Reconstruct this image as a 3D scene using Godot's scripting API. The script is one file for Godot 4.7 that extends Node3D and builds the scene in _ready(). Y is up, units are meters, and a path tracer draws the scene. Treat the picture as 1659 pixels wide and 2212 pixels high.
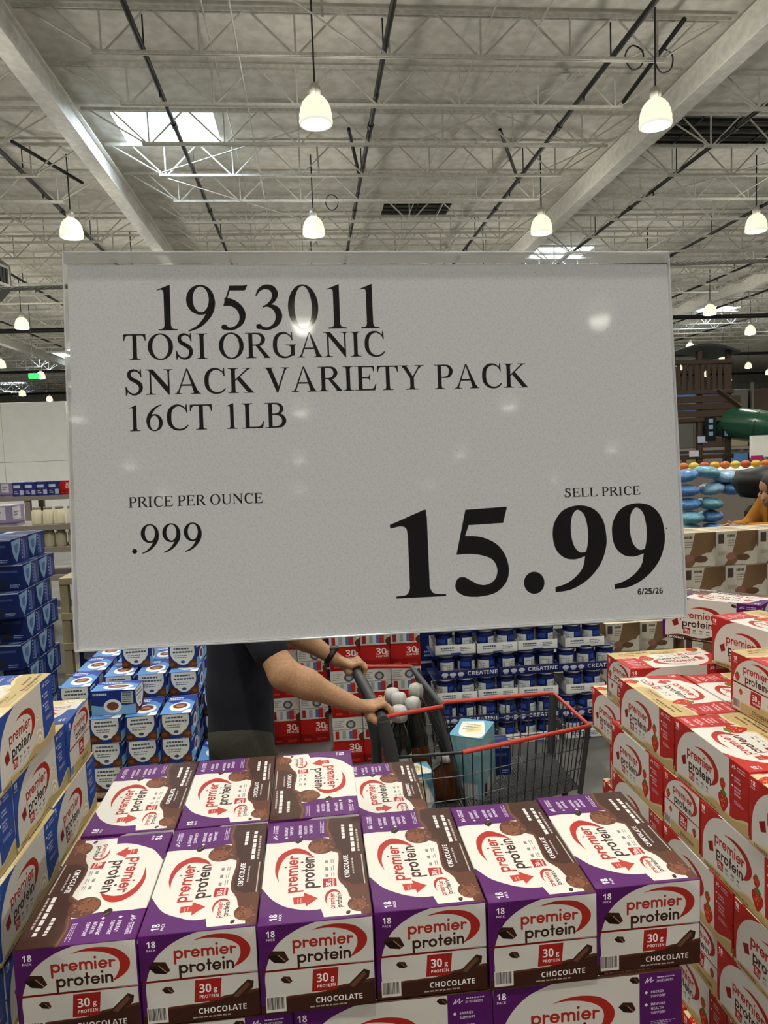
extends Node3D
# Warehouse store: a hanging price sign over cartons of shakes, shoppers and stacked goods behind, steel roof above.

var M := {}            # shared materials
var used := {}         # names already taken at top level
var rng := RandomNumberGenerator.new()
var sans: RID
var sans_bold: RID
var ts: TextServer

const EYE := Vector3(0, 1.9, 0)

func _ready() -> void:
	rng.seed = 20260625
	# ---------------------------------------------------------------- camera
	var cam := Camera3D.new()
	cam.name = "camera"
	cam.fov = 69.476
	cam.near = 0.05
	cam.far = 200.0
	cam.transform = Transform3D(Basis(Vector3(0.99432721, -0.03681862, 0.09978869), Vector3(0.04504185, 0.99565935, -0.08144747), Vector3(-0.09635676, 0.0854801, 0.99166957)), EYE)
	add_child(cam)
	cam.current = true
	# ---------------------------------------------------------------- sky and exposure
	var sky_mat := ProceduralSkyMaterial.new()
	sky_mat.sky_top_color = Color(0.42, 0.58, 0.82)
	sky_mat.sky_horizon_color = Color(0.75, 0.82, 0.9)
	sky_mat.ground_horizon_color = Color(0.6, 0.6, 0.58)
	sky_mat.ground_bottom_color = Color(0.4, 0.4, 0.38)
	var sky := Sky.new()
	sky.sky_material = sky_mat
	var env := Environment.new()
	env.background_mode = Environment.BG_SKY
	env.sky = sky
	env.tonemap_mode = Environment.TONE_MAPPER_LINEAR
	env.tonemap_exposure = 1.52
	env.sdfgi_enabled = true
	env.ssao_enabled = true
	env.ssil_enabled = true
	var we := WorldEnvironment.new()
	we.name = "world_environment"
	we.environment = env
	add_child(we)
	# ---------------------------------------------------------------- skylights' daylight (large area lights)
	for s in SKYLIGHTS:
		var a := AreaLight3D.new()
		a.name = "skylight_daylight"
		a.area_size = Vector2(s[1] - s[0] - 0.1, s[3] - s[2] - 0.1)
		a.light_color = Color(0.86, 0.93, 1.0)
		a.light_energy = DAY
		a.area_range = 60.0
		a.shadow_enabled = true
		a.position = Vector3((s[0] + s[1]) / 2.0, ROOF + 0.33, (s[2] + s[3]) / 2.0)
		a.rotation_degrees.x = -90.0
		add_child(a, true)
	fonts()
	make_materials()
	build_shell()
	build_roof()
	build_lamps()
	build_sign()
	build_shakes()
	build_back_rows()
	build_far()
	build_people_and_cart()

const ROOF := 8.2
const DAY := 14.0
const LAMP_E := 9.0
# x0, x1, z0, z1 of the openings in the roof
const SKYLIGHTS := [[-3.35, -1.5, -16.0, -14.4], [7.7, 9.55, -25.2, -23.6], [19.6, 21.4, -36.4, -34.8], [-15.9, -14.1, -47.4, -45.8], [-24.2, -22.4, -62.6, -61.0]]
const VENTS := [[2.2, 4.0, -20.75, -19.55], [7.65, 10.2, -15.9, -14.45]]

# ==================================================================== names and tags
func numbered(called: String) -> String:
	if not used.has(called):
		used[called] = 0
		return called
	used[called] += 1
	return "%s_%03d" % [called, used[called]]

func tag(o: Node, label: String, category: String, group := "", kind := "") -> Node:
	if label: o.set_meta("label", label)
	if category: o.set_meta("category", category)
	if group: o.set_meta("group", group)
	if kind: o.set_meta("kind", kind)
	return o

func thing(called: String, label: String, category: String, at := Vector3.ZERO, turn := 0.0, group := "") -> Node3D:
	var o := Node3D.new()
	o.name = numbered(called)
	add_child(o)
	o.position = at
	o.rotation.y = turn
	tag(o, label, category, group)
	return o

func part(parent: Node, called: String, mesh: Mesh, mat: Material, at := Vector3.ZERO) -> MeshInstance3D:
	var o := MeshInstance3D.new()
	o.name = called
	o.mesh = mesh
	if mat: o.material_override = mat
	o.position = at
	parent.add_child(o, true)
	return o

func structure(called: String, mesh: Mesh, mat: Material, at := Vector3.ZERO) -> MeshInstance3D:
	var o := part(self, numbered(called), mesh, mat, at)
	o.set_meta("kind", "structure")
	return o

func copy(src: Node3D, at: Vector3, turn := 0.0, label := "", group := "") -> Node3D:
	var c: Node3D = src.duplicate()
	var base := String(src.name)
	if base.length() > 4 and base.substr(base.length() - 4, 1) == "_" and base.substr(base.length() - 3).is_valid_int():
		base = base.substr(0, base.length() - 4)
	c.name = numbered(base)
	add_child(c)
	c.position = at
	c.rotation.y = turn
	if label: c.set_meta("label", label)
	if group: c.set_meta("group", group)
	return c

const ORD := ["first", "second", "third", "fourth", "fifth", "sixth", "seventh", "eighth", "ninth", "tenth", "eleventh", "twelfth", "thirteenth", "fourteenth", "fifteenth", "sixteenth", "seventeenth", "eighteenth", "nineteenth", "twentieth"]
func nth(i: int) -> String:
	if i < 20: return ORD[i]
	return ["twenty-", "thirty-", "forty-", "fifty-"][(i + 1) / 10 - 2] + ["tieth", "first", "second", "third", "fourth", "fifth", "sixth", "seventh", "eighth", "ninth"][(i + 1) % 10]

# ==================================================================== meshes
func begin() -> SurfaceTool:
	var st := SurfaceTool.new()
	st.begin(Mesh.PRIMITIVE_TRIANGLES)
	return st

func done(st: SurfaceTool, tangents := false) -> ArrayMesh:
	st.generate_normals()
	if tangents: st.generate_tangents()
	return st.commit()

func quad(st: SurfaceTool, a: Vector3, b: Vector3, c: Vector3, d: Vector3, uv := [], group := -1) -> void:
	# a b c d run clockwise as seen from the front
	if uv.is_empty(): uv = [Vector2(0, 0), Vector2(1, 0), Vector2(1, 1), Vector2(0, 1)]
	st.set_smooth_group(group)
	for k in [0, 1, 2, 0, 2, 3]:
		st.set_uv(uv[k])
		st.add_vertex([a, b, c, d][k])

func bx(st: SurfaceTool, lo: Vector3, hi: Vector3, bevel := 0.0) -> void:
	var b := minf(bevel, minf(hi.x - lo.x, minf(hi.y - lo.y, hi.z - lo.z)) * 0.45)
	var c := (lo + hi) / 2.0
	var h := (hi - lo) / 2.0
	var axes := [Vector3.RIGHT, Vector3.UP, Vector3.BACK]
	for a in 3:
		for s in [-1.0, 1.0]:
			var n: Vector3 = axes[a] * s
			var u: Vector3 = axes[(a + 1) % 3]
			var v: Vector3 = n.cross(u)
			var o: Vector3 = c + n * h[a]
			var hu: float = h[(a + 1) % 3] - b
			var hv: float = h[(a + 2) % 3] - b
			quad(st, o - u * hu - v * hv, o - u * hu + v * hv, o + u * hu + v * hv, o + u * hu - v * hv)
	if b <= 0.0: return
	for a in 3:
		for s in [-1.0, 1.0]:
			for t in [-1.0, 1.0]:
				var e: Vector3 = axes[a] * (h[a] - b)
				var p: Vector3 = axes[(a + 1) % 3] * s
				var q: Vector3 = axes[(a + 2) % 3] * t
				var hp: float = h[(a + 1) % 3]
				var hq: float = h[(a + 2) % 3]
				var p0: Vector3 = c + p * hp + q * (hq - b)
				var p1: Vector3 = c + p * (hp - b) + q * hq
				if s * t > 0: quad(st, p0 - e, p0 + e, p1 + e, p1 - e)
				else: quad(st, p0 + e, p0 - e, p1 - e, p1 + e)
	for sx in [-1.0, 1.0]:
		for sy in [-1.0, 1.0]:
			for sz in [-1.0, 1.0]:
				var k := c + Vector3(sx * h.x, sy * h.y, sz * h.z)
				var x := k - Vector3(0, sy * b, sz * b)
				var y := k - Vector3(sx * b, 0, sz * b)
				var z := k - Vector3(sx * b, sy * b, 0)
				st.set_smooth_group(-1)
				for vtx in ([x, z, y] if sx * sy * sz > 0 else [x, y, z]):
					st.set_uv(Vector2.ZERO)
					st.add_vertex(vtx)

func box_mesh(size: Vector3, bevel := 0.0) -> ArrayMesh:
	# stands on y = 0, centred in x and z
	var st := begin()
	bx(st, Vector3(-size.x / 2, 0, -size.z / 2), Vector3(size.x / 2, size.y, size.z / 2), bevel)
	return done(st)

func tube(st: SurfaceTool, pts: Array, r, sides := 8, closed := false, caps := true) -> void:
	# a pipe along pts; r is a number or an array of radii
	var n := pts.size()
	var rings := []
	var up := Vector3.UP
	for i in n:
		var a: Vector3 = pts[(i - 1 + n) % n] if closed or i > 0 else pts[i]
		var b: Vector3 = pts[(i + 1) % n] if closed or i < n - 1 else pts[i]
		var d := (b - a).normalized()
		if absf(d.dot(up)) > 0.95: up = Vector3.RIGHT if absf(d.x) < 0.8 else Vector3.BACK
		var s := d.cross(up).normalized()
		up = s.cross(d).normalized()
		var rad: float = r[i] if r is Array else r
		var ring := []
		for k in sides:
			var t := TAU * k / sides
			ring.append(pts[i] + (s * cos(t) + up * sin(t)) * rad)
		rings.append(ring)
	for i in (n if closed else n - 1):
		var p: Array = rings[i]
		var q: Array = rings[(i + 1) % n]
		for k in sides:
			var k2 := (k + 1) % sides
			var u0 := float(k) / sides
			var u1 := float(k + 1) / sides
			var v0 := float(i) / n
			var v1 := float(i + 1) / n
			quad(st, p[k], q[k], q[k2], p[k2], [Vector2(u0, v0), Vector2(u0, v1), Vector2(u1, v1), Vector2(u1, v0)], 1 if sides > 4 else -1)
	if caps and not closed:
		for e in [[rings[0], pts[0], true], [rings[n - 1], pts[n - 1], false]]:
			for k in sides:
				st.set_smooth_group(-1)
				var tri := [e[1], e[0][k], e[0][(k + 1) % sides]]
				if not e[2]: tri = [e[1], e[0][(k + 1) % sides], e[0][k]]
				for vtx in tri:
					st.set_uv(Vector2.ZERO)
					st.add_vertex(vtx)

func tube_mesh(pts: Array, r, sides := 8, closed := false) -> ArrayMesh:
	var st := begin()
	tube(st, pts, r, sides, closed)
	return done(st)

func lathe(st: SurfaceTool, prof: Array, segs := 24, at := Vector3.ZERO, u0 := 0.0, u1 := 1.0, smooth := true) -> void:
	# prof: Vector2(radius, height) from bottom to top
	var total := 0.0
	var run := [0.0]
	for i in range(1, prof.size()):
		total += (prof[i] - prof[i - 1]).length()
		run.append(total)
	for i in prof.size() - 1:
		for k in segs:
			var a := TAU * k / segs
			var b := TAU * (k + 1) / segs
			var p0: Vector2 = prof[i]
			var p1: Vector2 = prof[i + 1]
			var A := at + Vector3(sin(a) * p0.x, p0.y, cos(a) * p0.x)
			var B := at + Vector3(sin(b) * p0.x, p0.y, cos(b) * p0.x)
			var C := at + Vector3(sin(b) * p1.x, p1.y, cos(b) * p1.x)
			var D := at + Vector3(sin(a) * p1.x, p1.y, cos(a) * p1.x)
			var ua := lerpf(u0, u1, float(k) / segs)
			var ub := lerpf(u0, u1, float(k + 1) / segs)
			var va: float = 1.0 - run[i] / total
			var vb: float = 1.0 - run[i + 1] / total
			quad(st, A, D, C, B, [Vector2(ua, va), Vector2(ua, vb), Vector2(ub, vb), Vector2(ub, va)], 1 if smooth else -1)

func lathe_mesh(prof: Array, segs := 24, smooth := true) -> ArrayMesh:
	var st := begin()
	lathe(st, prof, segs, Vector3.ZERO, 0, 1, smooth)
	return done(st)

func ceil_with_holes(x0: float, x1: float, z0: float, z1: float, y0: float, y1: float, holes: Array) -> ArrayMesh:
	var xs := [x0, x1]
	var zs := [z0, z1]
	for h in holes:
		xs.append_array([h[0], h[1]])
		zs.append_array([h[2], h[3]])
	xs.sort()
	zs.sort()
	var open := {}
	for i in xs.size() - 1:
		for j in zs.size() - 1:
			var cx: float = (xs[i] + xs[i + 1]) / 2
			var cz: float = (zs[j] + zs[j + 1]) / 2
			for h in holes:
				if cx > h[0] and cx < h[1] and cz > h[2] and cz < h[3]: open[Vector2i(i, j)] = true
	var st := begin()
	for i in xs.size() - 1:
		for j in zs.size() - 1:
			if open.has(Vector2i(i, j)): continue
			var a: float = xs[i]
			var b: float = xs[i + 1]
			var c: float = zs[j]
			var d: float = zs[j + 1]
			if b - a < 1e-5 or d - c < 1e-5: continue
			quad(st, Vector3(a, y0, c), Vector3(b, y0, c), Vector3(b, y0, d), Vector3(a, y0, d))
			quad(st, Vector3(a, y1, d), Vector3(b, y1, d), Vector3(b, y1, c), Vector3(a, y1, c))
			if open.has(Vector2i(i + 1, j)) or i == xs.size() - 2: quad(st, Vector3(b, y0, c), Vector3(b, y0, d), Vector3(b, y1, d), Vector3(b, y1, c))
			if open.has(Vector2i(i - 1, j)) or i == 0: quad(st, Vector3(a, y0, d), Vector3(a, y0, c), Vector3(a, y1, c), Vector3(a, y1, d))
			if open.has(Vector2i(i, j + 1)) or j == zs.size() - 2: quad(st, Vector3(b, y0, d), Vector3(a, y0, d), Vector3(a, y1, d), Vector3(b, y1, d))
			if open.has(Vector2i(i, j - 1)) or j == 0: quad(st, Vector3(a, y0, c), Vector3(b, y0, c), Vector3(b, y1, c), Vector3(a, y1, c))
	return done(st)

# ==================================================================== print: a canvas that fills outlines
class Canvas:
	var img: Image
	var k: float            # pixels per millimetre of the painting image
	var t := Transform2D()  # from drawing space (millimetres, y down) to the page
	var w: int
	var h: int
	func _init(mm: Vector2, px_per_mm: float, ground: Color) -> void:
		k = px_per_mm
		w = int(round(mm.x * k))
		h = int(round(mm.y * k))
		img = Image.create_empty(w, h, false, Image.FORMAT_RGBA8)
		img.fill(ground)
	func fill(contours: Array, col: Color) -> void:
		# even-odd fill of closed outlines
		var rows := {}
		var lo := h
		var hi := -1
		for c in contours:
			var n: int = c.size()
			for i in n:
				var a: Vector2 = (t * (c[i] as Vector2)) * k
				var b: Vector2 = (t * (c[(i + 1) % n] as Vector2)) * k
				if a.y > b.y:
					var m := a
					a = b
					b = m
				var y0 := maxi(0, int(ceil(a.y - 0.5)))
				var y1 := mini(h - 1, int(ceil(b.y - 0.5)) - 1)
				if y1 < y0: continue
				lo = mini(lo, y0)
				hi = maxi(hi, y1)
				var sl := (b.x - a.x) / (b.y - a.y)
				var x := a.x + (y0 + 0.5 - a.y) * sl
				for y in range(y0, y1 + 1):
					if rows.has(y): rows[y].append(x)
					else: rows[y] = [x]
					x += sl
		for y in range(lo, hi + 1):
			if not rows.has(y): continue
			var xs: Array = rows[y]
			xs.sort()
			for i in range(0, xs.size() - 1, 2):
				var x0 := maxi(0, int(round(xs[i])))
				var x1 := mini(w, int(round(xs[i + 1])))
				if x1 > x0: img.fill_rect(Rect2i(x0, y, x1 - x0, 1), col)
	func poly(p: Array, col: Color) -> void:
		fill([p], col)
	func rect(x: float, y: float, ww: float, hh: float, col: Color) -> void:
		fill([[Vector2(x, y), Vector2(x + ww, y), Vector2(x + ww, y + hh), Vector2(x, y + hh)]], col)
	func oval(cx: float, cy: float, rx: float, ry: float, col: Color, tilt := 0.0, n := 40) -> void:
		var p := []
		for i in n:
			p.append(Vector2(cx, cy) + Vector2(rx * cos(TAU * i / n), ry * sin(TAU * i / n)).rotated(tilt))
		fill([p], col)
	func stroke(pts: Array, width: float, col: Color) -> void:
		for i in pts.size() - 1:
			var d: Vector2 = (pts[i + 1] - pts[i]).normalized().orthogonal() * width / 2
			fill([[pts[i] + d, pts[i + 1] + d, pts[i + 1] - d, pts[i] - d]], col)
		for p in pts: oval(p.x, p.y, width / 2, width / 2, col, 0.0, 12)
	func finish(half := true) -> Image:
		if half: img.resize(w / 2, h / 2, Image.INTERPOLATE_BILINEAR)
		return img

# closed outline through points: [x, y] is smooth, [x, y, 1] a corner
func smooth(pts: Array, steps := 6) -> Array:
	var n := pts.size()
	var out := []
	for i in n:
		var p0: Array = pts[(i - 1 + n) % n]
		var p1: Array = pts[i]
		var p2: Array = pts[(i + 1) % n]
		var p3: Array = pts[(i + 2) % n]
		var a := Vector2(p1[0], p1[1])
		var b := Vector2(p2[0], p2[1])
		out.append(a)
		if p1.size() > 2 and p2.size() > 2: continue
		var ta := (b - Vector2(p0[0], p0[1])) * 0.5 if p1.size() < 3 else (b - a) * 0.6
		var tb := (Vector2(p3[0], p3[1]) - a) * 0.5 if p2.size() < 3 else (b - a) * 0.6
		for s in range(1, steps):
			var u := float(s) / steps
			out.append(a * (2 * u * u * u - 3 * u * u + 1) + ta * (u * u * u - 2 * u * u + u) + b * (-2 * u * u * u + 3 * u * u) + tb * (u * u * u - u * u))
	return out

# a brush stroke of changing width through [x, y, width]
func brush(pts: Array, steps := 7) -> Array:
	var c := []
	var ws := []
	var n := pts.size()
	for i in n - 1:
		var p0: Array = pts[maxi(i - 1, 0)]
		var p1: Array = pts[i]
		var p2: Array = pts[i + 1]
		var p3: Array = pts[mini(i + 2, n - 1)]
		for s in steps + (1 if i == n - 2 else 0):
			var u := float(s) / steps
			var v := []
			for d in 3:
				v.append(0.5 * (2.0 * p1[d] + (p2[d] - p0[d]) * u + (2.0 * p0[d] - 5.0 * p1[d] + 4.0 * p2[d] - p3[d]) * u * u + (3.0 * p1[d] - p0[d] - 3.0 * p2[d] + p3[d]) * u * u * u))
			c.append(Vector2(v[0], v[1]))
			ws.append(v[2])
	var l := []
	var r := []
	for i in c.size():
		var d: Vector2 = (c[mini(i + 1, c.size() - 1)] - c[maxi(i - 1, 0)]).normalized().orthogonal() * ws[i] / 2
		l.append(c[i] + d)
		r.push_front(c[i] - d)
	return l + r

func fonts() -> void:
	ts = TextServerManager.get_primary_interface()
	var f := SystemFont.new()
	f.font_names = ["Droid Sans"]
	sans = f.get_rids()[0]
	var b := SystemFont.new()
	b.font_names = ["Droid Sans"]
	b.font_weight = 700
	sans_bold = b.get_rids()[0]
	keep = [f, b]
var keep := []
var glyphs := {}

# sans lettering; x, y is the left end of the baseline, size the cap height in millimetres
func words(cv: Canvas, text: String, x: float, y: float, cap: float, col: Color, bold := true, squeeze := 1.0, align := 0) -> float:
	var font := sans_bold if bold else sans
	var e := cap / 0.714 / 256.0
	var total := 0.0
	var list := []
	for ch in text:
		var key := ch + str(bold)
		if not glyphs.has(key):
			var gi := ts.font_get_glyph_index(font, 256, ch.unicode_at(0), 0)
			var d := ts.font_get_glyph_contours(font, 256, gi)
			var cs := []
			var from := 0
			if d.has("contours"):
				for e2 in d.contours:
					var c := []
					for i in range(from, e2 + 1): c.append(Vector2(d.points[i].x, d.points[i].y))
					cs.append(c)
					from = e2 + 1
			glyphs[key] = [cs, ts.font_get_glyph_advance(font, 256, gi).x]
		list.append(glyphs[key])
		total += glyphs[key][1] * e * squeeze
	var px := x - total * align / 2.0
	for g in list:
		var cs := []
		for c in g[0]:
			var o := []
			for p in c: o.append(Vector2(px + p.x * e * squeeze, y + p.y * e))
			cs.append(o)
		if cs: cv.fill(cs, col)
		px += g[1] * e * squeeze
	return total

# lines of small print
func small_print(cv: Canvas, x: float, y: float, w: float, rows: int, step: float, thick: float, col: Color) -> void:
	for r in rows:
		var px := x
		var end := x + w * rng.randf_range(0.6, 1.0)
		while px < end:
			var l := rng.randf_range(0.06, 0.16) * w
			cv.rect(px, y + r * step, minf(l, end - px), thick, col)
			px += l + 0.025 * w

# ==================================================================== the price sign
const INK := Color(0.075, 0.07, 0.075)
const PAPER := Color(0.965, 0.97, 0.985)

func serif_foot(cv: Canvas, g: Transform2D, xl: float, xr: float, sl: float, sr: float, y: float, d: float) -> void:
	# a bracketed serif: slab from xl to xr at height y, growing by d into the stem sl..sr
	var p := [[xl, y, 1], [xr, y, 1], [xr, y + d * 16, 1], [sr + (xr - sr) * 0.25, y + d * 26], [sr, y + d * 75, 1], [sl, y + d * 75, 1], [sl + (xl - sl) * 0.25, y + d * 26], [xl, y + d * 16, 1]]
	ink(cv, g, smooth(p, 4))

func ink(cv: Canvas, g: Transform2D, pts: Array, col := INK) -> void:
	var o := []
	for p in pts: o.append(g * (p as Vector2))
	cv.poly(o, col)

func R(x0: float, y0: float, x1: float, y1: float) -> Array:
	return [Vector2(x0, y0), Vector2(x1, y0), Vector2(x1, y1), Vector2(x0, y1)]

func V(a: Array) -> Array:
	var o := []
	for p in a: o.append(Vector2(p[0], p[1]))
	return o

func ring(cx: float, cy: float, rx: float, ry: float) -> Array:
	var o := []
	for i in 48: o.append(Vector2(cx + rx * cos(TAU * i / 48), cy + ry * sin(TAU * i / 48)))
	return o

# one letter of an old-style book face, in units of 1/1000 em; returns its advance
func roman(cv: Canvas, ch: String, g: Transform2D) -> float:
	match ch:
		"A":
			ink(cv, g, V([[338, 674], [368, 674], [652, 15], [530, 15]]))
			ink(cv, g, V([[338, 674], [356, 640], [132, 15], [92, 15]]))
			ink(cv, g, R(200, 214, 460, 256))
			serif_foot(cv, g, 15, 213, 95, 128, 0, 1)
			serif_foot(cv, g, 446, 706, 532, 648, 0, 1)
			return 722.0
		"V":
			ink(cv, g, V([[92, 647], [208, 647], [398, 150], [372, -11], [346, -11]]))
			ink(cv, g, V([[352, -11], [362, 70], [570, 647], [610, 647], [376, -11]]))
			serif_foot(cv, g, 16, 268, 100, 205, 662, -1)
			serif_foot(cv, g, 478, 697, 575, 607, 662, -1)
			return 722.0
		"Y":
			ink(cv, g, V([[98, 647], [216, 647], [412, 310], [310, 310]]))
			ink(cv, g, V([[372, 330], [410, 320], [602, 647], [562, 647]]))
			ink(cv, g, R(311, 0, 413, 330))
			serif_foot(cv, g, 22, 268, 110, 205, 662, -1)
			serif_foot(cv, g, 452, 703, 565, 600, 662, -1)
			serif_foot(cv, g, 190, 533, 311, 413, 0, 1)
			return 722.0
		"K":
			ink(cv, g, R(118, 0, 220, 662))
			ink(cv, g, V([[215, 318], [255, 345], [602, 650], [545, 650], [215, 350]]))
			ink(cv, g, V([[262, 372], [345, 436], [698, 15], [548, 15]]))
			serif_foot(cv, g, 34, 307, 118, 220, 0, 1)
			serif_foot(cv, g, 34, 307, 118, 220, 662, -1)
			serif_foot(cv, g, 412, 676, 548, 600, 662, -0.5)
			serif_foot(cv, g, 440, 723, 560, 690, 0, 0.5)
			return 722.0
		"N":
			ink(cv, g, R(112, 0, 152, 600))
			ink(cv, g, R(576, 60, 616, 662))
			ink(cv, g, V([[60, 655], [196, 662], [616, 160], [616, -11], [596, -11], [112, 600]]))
			ink(cv, g, R(12, 645, 180, 662))
			serif_foot(cv, g, 12, 262, 112, 152, 0, 1)
			serif_foot(cv, g, 468, 707, 576, 616, 662, -1)
			return 722.0
		"E":
			ink(cv, g, R(112, 0, 214, 662))
			ink(cv, g, R(12, 646, 500, 662))
			ink(cv, g, R(200, 626, 500, 662))
			ink(cv, g, V([[470, 626], [505, 600], [522, 519], [546, 519], [540, 662], [470, 662]]))
			ink(cv, g, R(214, 328, 420, 364))
			ink(cv, g, V([[380, 364], [405, 385], [412, 430], [434, 430], [434, 262], [412, 262], [405, 308], [380, 328]]))
			ink(cv, g, R(12, 0, 520, 16))
			ink(cv, g, R(200, 0, 520, 38))
			ink(cv, g, V([[470, 38], [530, 70], [570, 169], [597, 169], [560, 0], [470, 0]]))
			return 611.0
		"L":
			ink(cv, g, R(112, 0, 214, 662))
			ink(cv, g, R(12, 0, 520, 16))
			ink(cv, g, R(200, 0, 520, 38))
			ink(cv, g, V([[450, 38], [530, 75], [575, 174], [598, 174], [565, 0], [450, 0]]))
			serif_foot(cv, g, 12, 310, 112, 214, 662, -1)
			return 611.0
		"I":
			ink(cv, g, R(115, 0, 217, 662))
			serif_foot(cv, g, 18, 315, 115, 217, 0, 1)
			serif_foot(cv, g, 18, 315, 115, 217, 662, -1)
			return 333.0
		"P":
			ink(cv, g, R(110, 0, 212, 655))
			ink(cv, g, brush([[180, 643, 36], [320, 643, 38], [425, 608, 70], [486, 485, 106], [425, 352, 75], [320, 318, 36], [200, 318, 34]]))
			serif_foot(cv, g, 16, 300, 110, 212, 0, 1)
			ink(cv, g, R(16, 645, 220, 662))
			return 556.0
		"R":
			ink(cv, g, R(104, 0, 206, 655))
			ink(cv, g, brush([[180, 643, 36], [320, 643, 38], [430, 610, 70], [492, 495, 106], [430, 372, 75], [320, 340, 36], [200, 340, 34]]))
			ink(cv, g, V([[278, 340], [372, 350], [655, 15], [520, 15]]))
			ink(cv, g, R(495, 0, 659, 17))
			serif_foot(cv, g, 17, 296, 104, 206, 0, 1)
			ink(cv, g, R(17, 645, 215, 662))
			return 667.0
		"B":
			ink(cv, g, R(114, 5, 216, 655))
			ink(cv, g, brush([[190, 643, 36], [310, 643, 38], [415, 610, 66], [468, 508, 98], [415, 392, 66], [310, 360, 34], [210, 360, 34]]))
			ink(cv, g, brush([[210, 356, 34], [330, 354, 36], [465, 312, 80], [528, 186, 110], [465, 58, 80], [330, 19, 38], [190, 19, 36]]))
			ink(cv, g, R(17, 645, 220, 662))
			ink(cv, g, R(17, 0, 220, 17))
			return 667.0
		"C", "G":
			ink(cv, g, brush([[600, 470, 14], [560, 560, 28], [480, 625, 40], [385, 652, 46], [260, 618, 78], [165, 505, 102], [138, 335, 112], [162, 170, 100], [262, 50, 70], [395, 10, 46], [510, 30, 44], [580, 76, 40 if ch == "C" else 60], [628, 128, 22 if ch == "C" else 60]]))
			ink(cv, g, V([[560, 560], [585, 676], [606, 676], [616, 455], [592, 455]]))
			if ch == "G":
				ink(cv, g, R(560, 50, 662, 325))
				serif_foot(cv, g, 428, 709, 560, 662, 342, -1)
				return 722.0
			return 667.0
		"S":
			ink(cv, g, brush([[438, 470, 14], [415, 560, 30], [350, 625, 44], [260, 645, 56], [165, 605, 80], [138, 525, 92], [180, 435, 100], [285, 372, 104], [395, 295, 104], [436, 185, 98], [390, 70, 74], [280, 13, 50], [165, 40, 44], [95, 115, 30], [60, 205, 14]]))
			ink(cv, g, V([[405, 600], [428, 676], [446, 676], [456, 463], [432, 463]]))
			ink(cv, g, V([[42, 215], [66, 215], [100, 70], [66, -14], [48, -14]]))
			return 556.0
		"T":
			ink(cv, g, R(254, 0, 356, 655))
			ink(cv, g, R(60, 628, 550, 662))
			ink(cv, g, V([[20, 662], [17, 492], [42, 492], [60, 575], [110, 630], [110, 662]]))
			ink(cv, g, V([[590, 662], [593, 492], [568, 492], [550, 575], [500, 630], [500, 662]]))
			serif_foot(cv, g, 160, 452, 254, 356, 0, 1)
			return 611.0
		"O":
			ink(cv, g, ring(361, 331, 328, 346))
			ink(cv, g, ring(361, 331, 214, 314), PAPER)
			return 722.0
		"U":
			ink(cv, g, R(112, 240, 214, 655))
			ink(cv, g, brush([[163, 300, 102], [165, 195, 102], [225, 70, 86], [355, 8, 46], [490, 32, 38], [572, 110, 38], [598, 240, 40], [598, 400, 40], [598, 655, 40]]))
			serif_foot(cv, g, 14, 312, 112, 214, 662, -1)
			serif_foot(cv, g, 473, 708, 578, 618, 662, -1)
			return 722.0
		"0":
			ink(cv, g, ring(250, 331, 226, 345))
			ink(cv, g, ring(250, 331, 130, 322), PAPER)
			return 500.0
		"1":
			ink(cv, g, R(206, 0, 299, 640))
			ink(cv, g, smooth([[111, 592, 1], [118, 606, 1], [288, 676, 1], [299, 676, 1], [299, 600, 1], [206, 560, 1], [195, 596], [160, 606]]))
			serif_foot(cv, g, 118, 394, 206, 299, 0, 1)
			return 500.0
		"3":
			ink(cv, g, brush([[52, 505, 14], [100, 590, 40], [185, 640, 66], [285, 622, 84], [335, 540, 92], [305, 440, 66], [235, 380, 36], [150, 336, 16]]))
			ink(cv, g, brush([[150, 342, 16], [240, 358, 44], [340, 310, 84], [384, 205, 98], [345, 90, 74], [245, 18, 44], [150, 14, 44], [85, 48, 60]]))
			ink(cv, g, ring(84, 44, 42, 40))
			return 500.0
		"5":
			ink(cv, g, smooth([[170, 662, 1], [375, 662, 1], [428, 676], [438, 688, 1], [400, 596, 1], [372, 590, 1], [170, 590, 1], [140, 500, 1], [100, 370, 1], [66, 353, 1]]))
			ink(cv, g, brush([[86, 420, 128], [185, 408, 106], [290, 340, 98], [344, 230, 94], [322, 112, 72], [235, 30, 46], [140, 12, 44], [75, 40, 60]]))
			ink(cv, g, ring(74, 40, 44, 40))
			return 500.0
		"9", "6":
			var q := g if ch == "9" else g * Transform2D(Vector2(-1, 0), Vector2(0, -1), Vector2(500, 662))
			ink(cv, q, ring(236, 452, 206, 224))
			ink(cv, q, brush([[398, 510, 60], [404, 450, 84], [400, 380, 96], [370, 265, 92], [285, 135, 68], [175, 40, 42], [52, -12, 18]]))
			ink(cv, q, ring(242, 458, 118, 192), PAPER)
			return 500.0
		".":
			ink(cv, g, ring(125, 44, 56, 56))
			return 250.0
	return 250.0

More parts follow.
